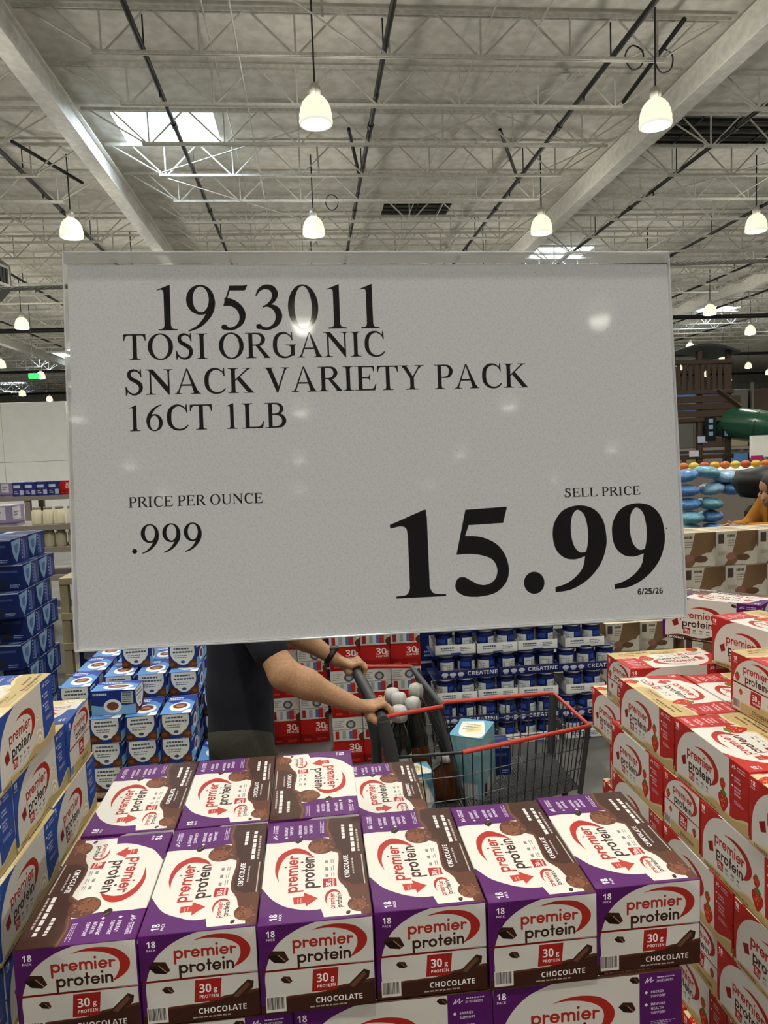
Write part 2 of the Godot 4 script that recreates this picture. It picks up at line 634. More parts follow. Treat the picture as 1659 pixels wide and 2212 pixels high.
# heavy digits of the selling price, drawn from the sign
func heavy(cv: Canvas, ch: String, g: Transform2D) -> void:
	match ch:
		"1":
			ink(cv, g, R(158, 0, 316, 640))
			ink(cv, g, smooth([[18, 579, 1], [295, 688, 1], [310, 688, 1], [316, 500, 1], [158, 480, 1], [148, 545], [105, 565], [22, 551, 1]]))
			serif_foot(cv, g, 47, 443, 158, 316, 0, 1)
		"5":
			ink(cv, g, smooth([[130, 676, 1], [470, 688, 1], [432, 560, 1], [150, 553, 1], [118, 468, 1], [255, 452], [385, 380], [455, 250], [448, 110], [360, 15], [235, -16], [110, -10], [40, 28], [22, 78], [45, 132], [95, 142], [150, 112], [215, 78], [280, 75], [345, 112], [368, 190], [335, 268], [250, 308], [150, 324], [42, 322, 1]]))
		"9":
			ink(cv, g, smooth([[28, -14, 1], [160, 2], [300, 74], [410, 190], [465, 320], [474, 430], [448, 560], [370, 648], [245, 676], [120, 640], [45, 545], [26, 435], [50, 325], [118, 258], [205, 243], [288, 265, 1], [262, 170], [190, 92], [105, 45], [28, 25, 1]]))
			ink(cv, g, smooth([[240, 641], [192, 585], [178, 465], [198, 355], [245, 298], [298, 300, 1], [316, 370], [322, 475], [298, 595]]), PAPER)
		".":
			ink(cv, g, ring(125, 70, 84, 88))

func roman_line(cv: Canvas, text: String, x: float, base: float, em: float, width := 0.0) -> void:
	var adv := {"A": 722, "V": 722, "Y": 722, "K": 722, "N": 722, "E": 611, "L": 611, "I": 333, "P": 556, "R": 667, "B": 667, "C": 667, "G": 722, "S": 556, "T": 611, "O": 722, "U": 722, " ": 250, ".": 250}
	var total := 0.0
	for ch in text: total += adv.get(ch, 500)
	var sx := em / 1000.0 if width == 0.0 else width / total
	for ch in text:
		var g := Transform2D(Vector2(sx, 0), Vector2(0, -em / 1000.0), Vector2(x, base))
		if ch != " ": roman(cv, ch, g)
		x += adv.get(ch, 500) * sx

func build_sign() -> void:
	var X := Vector3(1.0, -0.008, -0.013).normalized()
	var N := Vector3(0.014, 0.110, 0.994)
	N = (N - X * N.dot(X)).normalized()
	var Y := N.cross(X)
	var o := Node3D.new()
	o.name = numbered("price_sign")
	add_child(o)
	o.transform = Transform3D(Basis(X, Y, N), Vector3(-0.104, 1.991, -0.347))
	tag(o, "grey paper price sign reading 15.99 in a clear plastic sleeve on the cable", "sign")
	# print; drawing space is millimetres from the sleeve's top left corner
	var cv := Canvas.new(Vector2(280, 175), 14.0, PAPER)
	roman_line(cv, "1953011", 36.2, 35.0, 30.2)
	roman_line(cv, "TOSI ORGANIC", 24.1, 48.0, 17.3, 117.2)
	roman_line(cv, "SNACK VARIETY PACK", 24.0, 63.65, 17.0, 183.8)
	roman_line(cv, "16CT 1LB", 24.0, 79.7, 17.0, 72.0)
	roman_line(cv, "PRICE PER OUNCE", 24.2, 113.4, 6.9, 58.7)
	roman_line(cv, ".999", 24.0, 133.5, 18.5)
	roman_line(cv, "SELL PRICE", 222.6, 116.0, 6.3, 37.6)
	for d in [["1", 138.6], ["5", 167.6], [".", 199.0], ["9", 214.7], ["9", 243.6]]:
		heavy(cv, d[0], Transform2D(Vector2(0.0581, 0), Vector2(0, -0.0581), Vector2(d[1], 159.3)))
	words(cv, "6/25/26", 256.2, 163.3, 2.75, INK, true, 0.92)
	cv.oval(272.2, 132.5, 0.35, 0.3, Color(0.16, 0.13, 0.13))
	for i in 70:
		var r := rng.randf_range(0.06, 0.16)
		cv.oval(rng.randf_range(3, 277), rng.randf_range(8, 172), r, r, Color(0.45, 0.44, 0.44), 0, 8)
	var img := cv.finish()
	# fibres of recycled paper
	var fn := FastNoiseLite.new()
	fn.seed = 5
	fn.frequency = 0.11
	fn.fractal_octaves = 3
	var grain := fn.get_image(512, 512, false, false, false)
	grain.convert(Image.FORMAT_RGBA8)
	var speck := Image.create_empty(512, 512, false, Image.FORMAT_RGBA8)
	for y in 512:
		for x in 512:
			var v := grain.get_pixel(x, y).r - 0.5 + rng.randf_range(-0.2, 0.2)
			speck.set_pixel(x, y, Color(1, 1, 1, clampf(v * 0.3, 0, 0.3)) if v > 0 else Color(0.1, 0.1, 0.1, clampf(-v * 0.2, 0, 0.3)))
	for y in range(0, img.get_height(), 512):
		for x in range(0, img.get_width(), 512):
			img.blend_rect(speck, Rect2i(0, 0, 512, 512), Vector2i(x, y))
	var m := StandardMaterial3D.new()
	m.resource_name = "printed_paper"
	m.albedo_texture = ImageTexture.create_from_image(img)
	m.roughness = 0.9
	m.metallic_specular = 0.2
	m.backlight_enabled = true
	m.backlight = Color(0.3, 0.3, 0.3)
	var st := begin()
	var put := func(x: float, y: float, z: float) -> void:
		st.set_uv(Vector2(x / 280.0, y / 175.0))
		st.add_vertex(Vector3(x, -y, z) / 1000.0)
	# the sheet with its perforated right edge
	for face in [[1.2, false], [1.0, true]]:
		var z: float = face[0]
		for i in 13:
			for j in 8:
				var x0 := lerpf(1.5, 279.0, i / 13.0)
				var x1 := lerpf(1.5, 279.0, (i + 1) / 13.0)
				var y0 := lerpf(5.5, 174.4, j / 8.0)
				var y1 := lerpf(5.5, 174.4, (j + 1) / 8.0)
				var c := [[x0, y0], [x1, y0], [x1, y1], [x0, y0], [x1, y1], [x0, y1]]
				if face[1]: c = [[x0, y0], [x1, y1], [x1, y0], [x0, y0], [x0, y1], [x1, y1]]
				for p in c: put.call(p[0], p[1], z)
		for j in 168:
			var y0 := 5.6 + j
			var c := [[279.0, y0], [279.4, y0 + 0.5], [279.0, y0 + 1.0]]
			if face[1]: c.reverse()
			for p in c: put.call(p[0], p[1], z)
	part(o, "paper_sheet", done(st), m).set_meta("label", "grey recycled paper sheet printed with the price")
	for s in [["front_sheet", 1.6, 2.1], ["back_sheet", -2.9, -2.4]]:
		var b := begin()
		bx(b, Vector3(0, -0.175, s[1] / 1000.0), Vector3(0.28, 0, s[2] / 1000.0), 0.0002)
		part(o, s[0], done(b), M.sleeve)
	var hem := begin()
	bx(hem, Vector3(0.0005, -0.0052, 0.0022), Vector3(0.2795, -0.0008, 0.0024))
	part(o, "top_hem", done(hem), M.hem)
	# folded edges of the sleeve: heat-sealed rims that catch the light
	for e in [["top_fold", Vector3(0, -0.0003, -0.0010), Vector3(0.28, 0.0003, 0.0024)], ["bottom_fold", Vector3(0, -0.1754, -0.0029), Vector3(0.28, -0.1746, 0.0021)], ["side_fold", Vector3(-0.0004, -0.175, -0.0029), Vector3(0.0003, 0, 0.0021)], ["side_fold", Vector3(0.2797, -0.175, -0.0029), Vector3(0.2804, 0, 0.0021)]]:
		var b := begin()
		bx(b, e[1], e[2], 0.0002)
		part(o, e[0], done(b), M.sleeve_edge)
	# the wire rope that carries it
	var a3: Vector3 = o.transform * Vector3(0.0006, -0.01446, -0.0006)
	var b3: Vector3 = o.transform * Vector3(0.2798, -0.00475, -0.0006)
	var dir := (b3 - a3).normalized()
	var from := a3 - dir * 0.32
	var length := 0.95
	var rope := thing("wire_rope", "twisted steel wire rope the price sign hangs from", "cable")
	var side := dir.cross(Vector3.UP).normalized()
	var up := side.cross(dir)
	for s in 6:
		var pts := []
		for i in 301:
			var l := length * i / 300.0
			var t := TAU * l / 0.019 + TAU * s / 6.0
			pts.append(from + dir * l + (side * cos(t) + up * sin(t)) * 0.00078)
		part(rope, "strand", tube_mesh(pts, 0.00046, 6), M.wire)
	part(rope, "core", tube_mesh([from, from + dir * length], 0.0005, 6), M.wire)

# ==================================================================== cartons of shakes
const CW := 0.195    # width of the short end
const CL := 0.345    # length of the long side
const CH := 0.161    # height
const SPLIT := 0.079 # height of the tray below the hood

func hue(h: String) -> Color: return Color.html(h)

# geometric rounded lettering of the carton logo; x, y left end of the baseline, xh its x-height
func round_letters(cv: Canvas, text: String, x: float, y: float, xh: float, col: Color) -> float:
	var w := 0.25 * xh
	var r := xh * 0.5 - w * 0.42
	var arc := func(cx: float, cy: float, rr: float, a0: float, a1: float) -> Array:
		var o := []
		for i in 15:
			var a := deg_to_rad(lerpf(a0, a1, i / 14.0))
			o.append(Vector2(cx + rr * cos(a), cy - rr * sin(a)))
		return o
	var x0 := x
	var m := y - xh * 0.5
	for ch in text:
		match ch:
			"p":
				cv.stroke([Vector2(x + w / 2, y - xh + w * 0.4), Vector2(x + w / 2, y + xh * 0.52)], w, col)
				cv.stroke(arc.call(x + w / 2 + r, m, r, 0, 360), w, col)
				x += w + 2 * r + w * 0.55
			"o":
				cv.stroke(arc.call(x + w / 2 + r, m, r, 0, 360), w, col)
				x += w + 2 * r + w * 0.55
			"e":
				cv.stroke(arc.call(x + w / 2 + r, m, r, -38, -360), w, col)
				cv.stroke([Vector2(x + w / 2, m), Vector2(x + w / 2 + 2 * r, m)], w * 0.85, col)
				x += w + 2 * r + w * 0.5
			"r":
				cv.stroke([Vector2(x + w / 2, y - xh + w * 0.4), Vector2(x + w / 2, y - w * 0.4)], w, col)
				cv.stroke(arc.call(x + w / 2 + r * 0.8, m + r * 0.1, r * 0.9, 160, 62), w, col)
				x += w + r * 1.15
			"n", "m":
				var rr := r * 0.78
				cv.stroke([Vector2(x + w / 2, y - xh + w * 0.4), Vector2(x + w / 2, y - w * 0.4)], w, col)
				for k in (2 if ch == "m" else 1):
					var l := x + w / 2 + 2 * rr * k
					var c: Array = arc.call(l + rr, m - r + rr, rr, 180, 0)
					c.append(Vector2(l + 2 * rr, y - w * 0.4))
					cv.stroke(c, w, col)
				x += w + 2 * rr * (2 if ch == "m" else 1) + w * 0.6
			"i":
				cv.stroke([Vector2(x + w / 2, y - xh + w * 0.4), Vector2(x + w / 2, y - w * 0.4)], w, col)
				cv.oval(x + w / 2, y - xh * 1.38, w * 0.62, w * 0.62, col, 0, 14)
				x += w * 1.65
			"t":
				cv.stroke([Vector2(x + w, y - xh * 1.35), Vector2(x + w, y - w * 0.5)], w, col)
				cv.stroke([Vector2(x + w * 0.2, y - xh + w * 0.45), Vector2(x + w * 2.0, y - xh + w * 0.45)], w * 0.85, col)
				x += w * 2.5
	return x - x0

const RED := Color("aa2b23")
func logo(cv: Canvas, x: float, base: float, w: float, dark := Color("3a1d14"), red := RED) -> void:
	# x: left of the first word, base: its baseline, w: its width
	var probe := 0.154 * w
	round_letters(cv, "premier", x, base, probe, red)
	round_letters(cv, "protein", x + 0.075 * w, base + 0.275 * w, probe, dark)
	var s := [[0.33, 0.315, 1], [0.6, 0.385], [0.88, 0.385], [1.13, 0.315], [1.3, 0.14], [1.3, -0.03], [1.18, -0.17], [1.0, -0.26, 1], [1.1, -0.12], [1.145, 0.03], [1.1, 0.17], [0.9, 0.285], [0.6, 0.335]]
	var o := []
	for p in s:
		var q := [x + p[0] * w, base - p[1] * w]
		if p.size() > 2: q.append(1)
		o.append(q)
	cv.poly(smooth(o), red)

func chunk(cv: Canvas, x: float, y: float, s: float, a: Color, b: Color) -> void:
	cv.poly(V([[x, y + s * 0.25], [x + s * 0.25, y], [x + s * 0.8, y + s * 0.06], [x + s, y + s * 0.5], [x + s * 0.78, y + s * 0.66], [x + s * 0.3, y + s * 0.58]]), a)
	cv.poly(V([[x, y + s * 0.25], [x + s * 0.5, y + s * 0.22], [x + s * 0.8, y + s * 0.64], [x + s * 0.3, y + s * 0.58]]), a.darkened(0.45))
	cv.stroke([Vector2(x + s * 0.5, y + s * 0.22), Vector2(x + s * 0.82, y + s * 0.55)], s * 0.045, b)

func fruit(cv: Canvas, f: Dictionary, x: float, y: float, r: float) -> void:
	# the flavour's picture: truffle, vanilla ice cream or strawberry
	match f.pic:
		"truffle":
			cv.oval(x, y, r, r * 0.92, hue("5c3626"))
			cv.oval(x - r * 0.2, y - r * 0.2, r * 0.7, r * 0.62, hue("7a4a32"))
			for i in 26:
				var a := rng.randf() * TAU
				var d := sqrt(rng.randf()) * r * 0.85
				cv.oval(x + cos(a) * d, y + sin(a) * d, r * 0.09, r * 0.06, hue("4a281b") if i % 2 else hue("8c5a3e"), a, 8)
		"swirl":
			for i in 5: cv.oval(x, y + i * r * 0.12, r * (1 - i * 0.17), r * (0.8 - i * 0.14), [hue("d9cdb0"), hue("efe8d4"), hue("cbbd9a"), hue("f4efe0"), hue("d8cba8")][i], 0.25)
		_:
			cv.poly(smooth([[x, y + r], [x - r * 0.75, y + r * 0.1], [x - r * 0.7, y - r * 0.55], [x, y - r * 0.7], [x + r * 0.7, y - r * 0.55], [x + r * 0.75, y + r * 0.1]]), hue("b8281f"))
			for i in 16: cv.oval(x + rng.randf_range(-0.5, 0.5) * r, y + rng.randf_range(-0.45, 0.5) * r, r * 0.05, r * 0.07, hue("e8b25a"), 0, 6)
			cv.poly(V([[x - r * 0.6, y - r * 0.75], [x, y - r * 0.5], [x + r * 0.6, y - r * 0.8], [x + r * 0.1, y - r * 1.1], [x - r * 0.2, y - r * 1.0]]), hue("5c7a2c"))

func wave(x0: float, x1: float, pts: Array, bottom: float) -> Array:
	var o := [Vector2(x0, bottom)]
	for i in 33:
		var u := i / 32.0 * (pts.size() - 1)
		var k := mini(int(u), pts.size() - 2)
		var s := smoothstep(0.0, 1.0, u - k)
		o.append(Vector2(lerpf(x0, x1, i / 32.0), lerpf(pts[k], pts[k + 1], s)))
	o.append(Vector2(x1, bottom))
	return o

func protein_square(cv: Canvas, x: float, y: float, s: float) -> void:
	cv.poly(V([[x + s * 0.08, y], [x + s * 1.12, y], [x + s * 1.02, y + s * 0.95], [x, y + s * 0.95]]), hue("a3231d"))
	words(cv, "30", x + s * 0.2, y + s * 0.56, s * 0.36, Color.WHITE, true, 0.9)
	words(cv, "g", x + s * 0.78, y + s * 0.54, s * 0.2, Color.WHITE)
	words(cv, "PROTEIN", x + s * 0.2, y + s * 0.8, s * 0.13, Color.WHITE, true, 1.0)

func pack(cv: Canvas, x: float, y: float, s: float) -> void:
	words(cv, "18", x, y, s, Color.WHITE, true, 0.95)
	words(cv, "PACK", x, y + s * 0.62, s * 0.38, Color(1, 1, 1).darkened(0.1), true, 1.05)

func panel_text(cv: Canvas, x: float, y: float, w: float, big := 1.0) -> void:
	# the white list on the coloured panel
	var ink_ := Color(0.90, 0.88, 0.93)
	cv.stroke([Vector2(x + w * 0.02, y + 2), Vector2(x + w * 0.1, y - 7), Vector2(x + w * 0.08, y + 1), Vector2(x + w * 0.2, y - 8), Vector2(x + w * 0.18, y + 1), Vector2(x + w * 0.27, y - 3)], 1.5, ink_)
	words(cv, "24 VITAMINS", x + w * 0.34, y + 2, 4.6 * big, ink_, true, 0.8 / big)
	small_print(cv, x + w * 0.36, y - 8, w * 0.6, 1, 5, 2.4, Color(0.85, 0.8, 0.9))
	var yy := y + 20.0
	for k in 2:
		cv.poly(V([[x, yy], [x + 3.5, yy - 3.5], [x + 7, yy], [x + 3.5, yy + 3.5]]), Color(0.93, 0.92, 0.95))
		for line in [["ENERGY", "SUPPORT"], ["IMMUNE", "HEALTH", "SUPPORT"]][k]:
			words(cv, line, x + w * 0.18, yy + 2, 4.8 * big, ink_, true, 0.95)
			yy += 8.2 * big
		yy += 7.0
	small_print(cv, x + w * 0.18, yy, w * 0.75, 3, 3.2, 1.4, Color(0.8, 0.76, 0.86))

const FLAVOURS := {
	"chocolate": {"main": "561a63", "band": "3f2217", "band2": "5a3322", "word": "CHOCOLATE", "text": "ffffff", "pic": "truffle", "dark": "3a1d14", "white": "dad8d1"},
	"vanilla": {"main": "2f4f9c", "band": "bda979", "band2": "d6c698", "word": "VANILLA", "text": "4a3524", "pic": "swirl", "dark": "2b1a14", "white": "d8d5cd"},
	"strawberry": {"main": "b62c26", "band": "c2aa78", "band2": "d8c596", "word": "STRAWBERRY", "text": "5a3a28", "pic": "berry", "dark": "3a1d14", "white": "dad6cf"},
}

# atlas in millimetres: long side at (0,0) 345x161, top at (0,163) 345x195, short end at (0,360) 195x161, kraft at (200,360)
func carton_print(f: Dictionary) -> ImageTexture:
	var main := hue(f.main)
	var white := hue(f.white)
	var band := hue(f.band)
	var band2 := hue(f.band2)
	var cv := Canvas.new(Vector2(345, 522), 6.0 if f.pic == "truffle" else 5.0, main)
	var dark := hue(f.dark)
	# ---- long side
	cv.poly(smooth([[12, 161, 1], [11, 108], [22, 62], [58, 22], [112, 0, 1], [268, 0, 1], [268, 161, 1]]), white)
	cv.poly(wave(0, 345, [150, 140, 146, 128, 140, 120], 161), band2)
	cv.poly(wave(0, 345, [156, 145, 150, 134, 144, 127], 161), band)
	cv.poly(smooth([[265, 0, 1], [345, 0, 1], [345, 118, 1], [300, 122], [266, 110, 1]]) if f.pic != "truffle" else V([[265, 0], [345, 0], [345, 130], [265, 130]]), main)
	pack(cv, 5, 22, 12)
	logo(cv, 66, 76, 116, dark)
	fruit(cv, f, 240, 118, 26)
	if f.pic == "truffle":
		chunk(cv, 226, 52, 32, hue("3b2118"), hue("a87f58"))
		chunk(cv, 246, 6, 20, hue("3b2118"), hue("a87f58"))
	else:
		fruit(cv, f, 236, 78, 15)
	cv.poly(V([[36, 92], [58, 80], [62, 104], [44, 112]]), hue("8d1d1a"))
	protein_square(cv, 78, 112, 24)
	for k in 3:
		small_print(cv, 113 + k * 24, 117, 14, 1, 4, 5.5, hue("6a6560"))
		small_print(cv, 112 + k * 24, 127, 16, 2, 4, 1.6, hue("77726c"))
	panel_text(cv, 274, 18, 66)
	words(cv, f.word, 18, 157, 8, hue(f.text), true, 1.0)
	small_print(cv, 110, 151, 150, 1, 4, 3.0, hue(f.text).lerp(band, 0.35))
	# ---- top
	var T := func(x: float, y: float) -> Vector2: return Vector2(x, y + 163)
	cv.t = Transform2D(0, Vector2(0, 163))
	cv.rect(0, 0, 345, 195, main)
	cv.poly(smooth([[110, 0, 1], [62, 30], [34, 78], [34, 120], [52, 150], [90, 165, 1], [270, 165, 1], [272, 0, 1]]), white)
	cv.poly(smooth([[92, 195, 1], [88, 160], [120, 140], [205, 143], [225, 120], [262, 128], [300, 118], [345, 122, 1], [345, 195, 1]]), band2)
	cv.poly(smooth([[60, 195, 1], [96, 166], [122, 145], [210, 149], [232, 128], [265, 136], [305, 127], [345, 131, 1], [345, 195, 1]]), band)
	cv.poly(V([[262, 0], [345, 0], [345, 112], [300, 122], [262, 112]]), main)
	pack(cv, 10, 32, 13)
	logo(cv, 88, 66, 112, dark)
	protein_square(cv, 92, 112, 26)
	for k in 3:
		small_print(cv, 127 + k * 24, 117, 14, 1, 4, 5.5, hue("6a6560"))
		small_print(cv, 126 + k * 24, 128, 16, 2, 4, 1.6, hue("77726c"))
	words(cv, f.word, 118, 162, 9.5, hue(f.text), true, 1.0)
	small_print(cv, 130, 168, 62, 1, 4, 3.0, hue(f.text).lerp(band, 0.4))
	small_print(cv, 262, 153, 76, 1, 4, 6.5, hue(f.text).lerp(band, 0.15))
	small_print(cv, 205, 170, 136, 1, 4, 7.0, hue(f.text).lerp(band, 0.15))
	small_print(cv, 205, 182, 90, 1, 4, 4.0, hue(f.text).lerp(band, 0.4))
	cv.rect(4, 187, 190, 2.4, white.lerp(band, 0.25))
	cv.stroke(V([[205, 146], [226, 122], [262, 132], [302, 123], [345, 127]]), 3.0, band2.lightened(0.12))
	fruit(cv, f, 240, 112, 30)
	if f.pic == "truffle": chunk(cv, 252, 58, 24, hue("3b2118"), hue("a87f58"))
	cv.rect(0, 0, 1, 1, main)
	# little picture of the pack, with an arrow towards it
	cv.poly(smooth([[4, 195, 1], [8, 168], [40, 156], [96, 150, 1], [96, 195, 1]]), band2)
	cv.poly(smooth([[8, 112, 1], [40, 106], [84, 102], [96, 118], [92, 150], [60, 160], [52, 172], [8, 176, 1]]), Color(0.86, 0.85, 0.82))
	fruit(cv, f, 40, 176, 24)
	if f.pic == "truffle": chunk(cv, 10, 150, 12, hue("3b2118"), hue("a87f58"))
	logo(cv, 30, 132, 44, dark)
	cv.poly(V([[54, 60], [74, 58], [75, 78], [86, 77], [67, 102], [45, 81], [56, 80]]), hue("b23b30"))
	small_print(cv, 57, 66, 16, 2, 5, 2.0, hue("d9a79e"))
	cv.t = Transform2D(0, Vector2(274, 163))
	panel_text(cv, 2, 20, 66, 1.35)
	# ---- short end
	cv.t = Transform2D(0, Vector2(0, 360))
	cv.rect(0, 0, 195, 161, main)
	cv.poly(smooth([[9, 120, 1], [10, 82], [28, 40], [62, 14], [102, 0, 1], [195, 0, 1], [195, 161, 1], [9, 161, 1]]), white)
	cv.poly(wave(0, 195, [139, 129, 128, 118, 112], 161), band2)
	cv.poly(wave(0, 195, [143, 133, 131, 122, 117], 161), band)
	pack(cv, 13, 22, 11)
	logo(cv, 57, 46, 96, dark)
	if f.pic == "truffle":
		chunk(cv, 14, 47, 36, hue("3b2118"), hue("b58d66"))
		chunk(cv, 34, 93, 20, hue("46291c"), hue("b58d66"))
		cv.poly(V([[146, 122], [176, 94], [186, 98], [184, 110], [160, 128]]), hue("39211a"))
		cv.poly(V([[150, 122], [176, 98], [180, 104], [158, 125]]), hue("6b4834"))
	else:
		fruit(cv, f, 30, 66, 13)
		fruit(cv, f, 44, 104, 9)
		fruit(cv, f, 168, 108, 12)
	protein_square(cv, 86, 86, 42)
	words(cv, f.word, 132, 147 if f.pic == "truffle" else 149, 10.0, hue(f.text), true, 1.0 if f.word.length() < 10 else 0.85, 1)
	small_print(cv, 82, 152, 66, 1, 4, 2.6, hue(f.text).lerp(band, 0.4))
	cv.rect(8, 127, 34, 29, Color(0.9, 0.89, 0.86))
	var bxp := 10.0
	while bxp < 39:
		var bw := rng.randf_range(0.5, 1.5)
		cv.rect(bxp, 129, bw, 22, Color(0.12, 0.12, 0.12))
		bxp += bw + rng.randf_range(0.5, 1.2)
	# ---- plain board for the underside
	cv.t = Transform2D(0, Vector2(197, 360))
	cv.rect(0, 0, 148, 162, hue("b49a70"))
	cv.t = Transform2D()
	return ImageTexture.create_from_image(cv.finish())

const AT := Vector2(345, 522)
func uvr(x: float, y: float, w: float, h: float) -> Rect2: return Rect2(x / AT.x, y / AT.y, w / AT.x, h / AT.y)

# a sheet of the carton: p0 top left, pu to the right, pv down, in the carton's own axes; n cells with dents
func sheet(st: SurfaceTool, p0: Vector3, pu: Vector3, pv: Vector3, r: Rect2, nu: int, nv: int, dent: Callable) -> void:
	var n := pv.cross(pu).normalized()
	for i in nu:
		for j in nv:
			var c := []
			var t := []
			for q in [[i, j], [i + 1, j], [i + 1, j + 1], [i, j + 1]]:
				var u := float(q[0]) / nu
				var v := float(q[1]) / nv
				var edge := minf(minf(u, 1 - u), minf(v, 1 - v))
				c.append(p0 + pu * u + pv * v + n * dent.call(u, v) * clampf(edge * 6.0, 0, 1))
				t.append(r.position + Vector2(u, v) * r.size)
			quad(st, c[0], c[1], c[2], c[3], t, 1)

func carton_meshes(seed_: int) -> Array:
	# tray and hood of a shelf-ready carton; long axis along z, short end towards +z, standing on y = 0
	var fn := FastNoiseLite.new()
	fn.seed = seed_
	fn.frequency = 1.4
	var w := CW / 2 - 0.0012
	var l := CL / 2 - 0.0012
	var e := 0.0014          # rounded edges
	var flat := func(_u: float, _v: float) -> float: return 0.0
	var out := []
	for half in 2:
		var st := begin()
		var y0 := 0.0005 if half == 0 else SPLIT + 0.0007
		var y1 := SPLIT - 0.0007 if half == 0 else CH - 0.001
		var f0 := 1.0 - y0 / CH
		var f1 := 1.0 - y1 / CH
		var bulge := func(u: float, v: float) -> float: return fn.get_noise_2d(u * 2.0 + seed_, v + half * 3.0) * 0.0022
		for s in [1.0, -1.0]:
			# long side (outward +x for s = 1), without a seam, and short end (outward +z for s = 1)
			var lt := SPLIT if half == 0 else y1 - e
			var lb := y0 + e if half == 0 else SPLIT
			var g1 := 1.0 - lt / CH
			var g0 := 1.0 - lb / CH
			sheet(st, Vector3(w * s, lt, (l - e) * s), Vector3(0, 0, -2 * (l - e) * s), Vector3(0, lb - lt, 0), uvr(1.5, g1 * 161, 342, (g0 - g1) * 161), 8, 3, bulge)
			var inset := 0.0008 if half == 0 else 0.0
			sheet(st, Vector3(-(w - e) * s, y1 - e, (l - inset) * s), Vector3(2 * (w - e) * s, 0, 0), Vector3(0, y0 - y1 + 2 * e, 0), uvr(1.5, 360 + f1 * 161 + 0.7, 192, (f0 - f1) * 161 - 1.4), 6, 3, bulge)
			# torn rims along the split of the short end
			var yr := y1 - e if half == 0 else y0 + e
			var yt := y1 if half == 0 else y0
			var a := Vector3(-(w - e) * s, yr, (l - inset) * s)
			var b := Vector3((w - e) * s, yr, (l - inset) * s)
			var c := Vector3((w - e) * s, yt, (l - 0.006) * s)
			var d := Vector3(-(w - e) * s, yt, (l - 0.006) * s)
			var kr := uvr(150, 30, 20, 2)
			var kt := [kr.position, kr.position + Vector2(kr.size.x, 0), kr.end, kr.position + Vector2(0, kr.size.y)]
			if half == 0: quad(st, d, c, b, a, kt)
			else: quad(st, a, b, c, d, kt)
			# rounded upright corners
			for q in [1.0, -1.0]:
				var pr := Vector3(w * s, 0, (l - e) * q)
				var ps := Vector3((w - e) * s, 0, l * q)
				var ur := uvr(1, f1 * 161, 1, (f0 - f1) * 161)
				var k := [ur.position, ur.position + Vector2(ur.size.x, 0), ur.end, ur.position + Vector2(0, ur.size.y)]
				var Y1 := Vector3(0, lt, 0)
				var Y0 := Vector3(0, lb, 0)
				if s * q > 0: quad(st, ps + Y1, pr + Y1, pr + Y0, ps + Y0, k, 1)
				else: quad(st, pr + Y1, ps + Y1, ps + Y0, pr + Y0, k, 1)
		if half == 1:
			var sag := func(u: float, v: float) -> float: return fn.get_noise_2d(u * 2.6 + seed_ * 7, v * 1.6) * 0.004 - 0.0012 * sin(PI * v)
			# top: reads from the front end backwards
			sheet(st, Vector3(-(w - e), y1, l - e), Vector3(0, 0, -2 * (l - e)), Vector3(2 * (w - e), 0, 0), uvr(1.5, 164.5, 342, 192), 12, 8, sag)
			var tr := uvr(1.5, 164.5, 342, 192)
			var A := Vector3(-(w - e), y1, l - e)
			var B := Vector3(-(w - e), y1, -(l - e))
			var C := Vector3(w - e, y1, -(l - e))
			var D := Vector3(w - e, y1, l - e)
			var lo := Vector3(0, -e, 0)
			var t0 := tr.position
			var t1 := tr.position + Vector2(tr.size.x, 0)
			var t2 := tr.end
			var t3 := tr.position + Vector2(0, tr.size.y)
			quad(st, A, A + lo - Vector3(e, 0, 0), B + lo - Vector3(e, 0, 0), B, [t0, t0, t1, t1], 1)
			quad(st, C, C + lo + Vector3(e, 0, 0), D + lo + Vector3(e, 0, 0), D, [t2, t2, t3, t3], 1)
			quad(st, D, D + lo + Vector3(0, 0, e), A + lo + Vector3(0, 0, e), A, [t3, t3, t0, t0], 1)
			quad(st, B, B + lo - Vector3(0, 0, e), C + lo - Vector3(0, 0, e), C, [t1, t1, t2, t2], 1)
		else:
			var kr := uvr(205, 370, 100, 100)
			quad(st, Vector3(-w + e, y0 + 0.001, -l + e), Vector3(w - e, y0 + 0.001, -l + e), Vector3(w - e, y0 + 0.001, l - e), Vector3(-w + e, y0 + 0.001, l - e), [kr.position, kr.position + Vector2(kr.size.x, 0), kr.end, kr.position + Vector2(0, kr.size.y)])
		st.index()
		out.append(done(st))
	return out

var carton_proto := {}
func carton(flavour: String, at: Vector3, turn: float, label: String, group: String) -> Node3D:
	var v := rng.randi() % 3
	var key := flavour + str(v)
	if not carton_proto.has(key):
		if not M.has(flavour): M[flavour] = board(carton_print(FLAVOURS[flavour]))
		carton_proto[key] = carton_meshes(v * 11 + 3)
	var o := thing(flavour + "_shake_carton", label, "carton", at, turn, group)
	part(o, "tray", carton_proto[key][0], M[flavour])
	part(o, "hood", carton_proto[key][1], M[flavour])
	return o

func board(t: Texture2D, rough := 0.42) -> StandardMaterial3D:
	var m := StandardMaterial3D.new()
	m.albedo_texture = t
	m.roughness = rough
	m.metallic_specular = 0.32
	m.texture_repeat = false
	return m

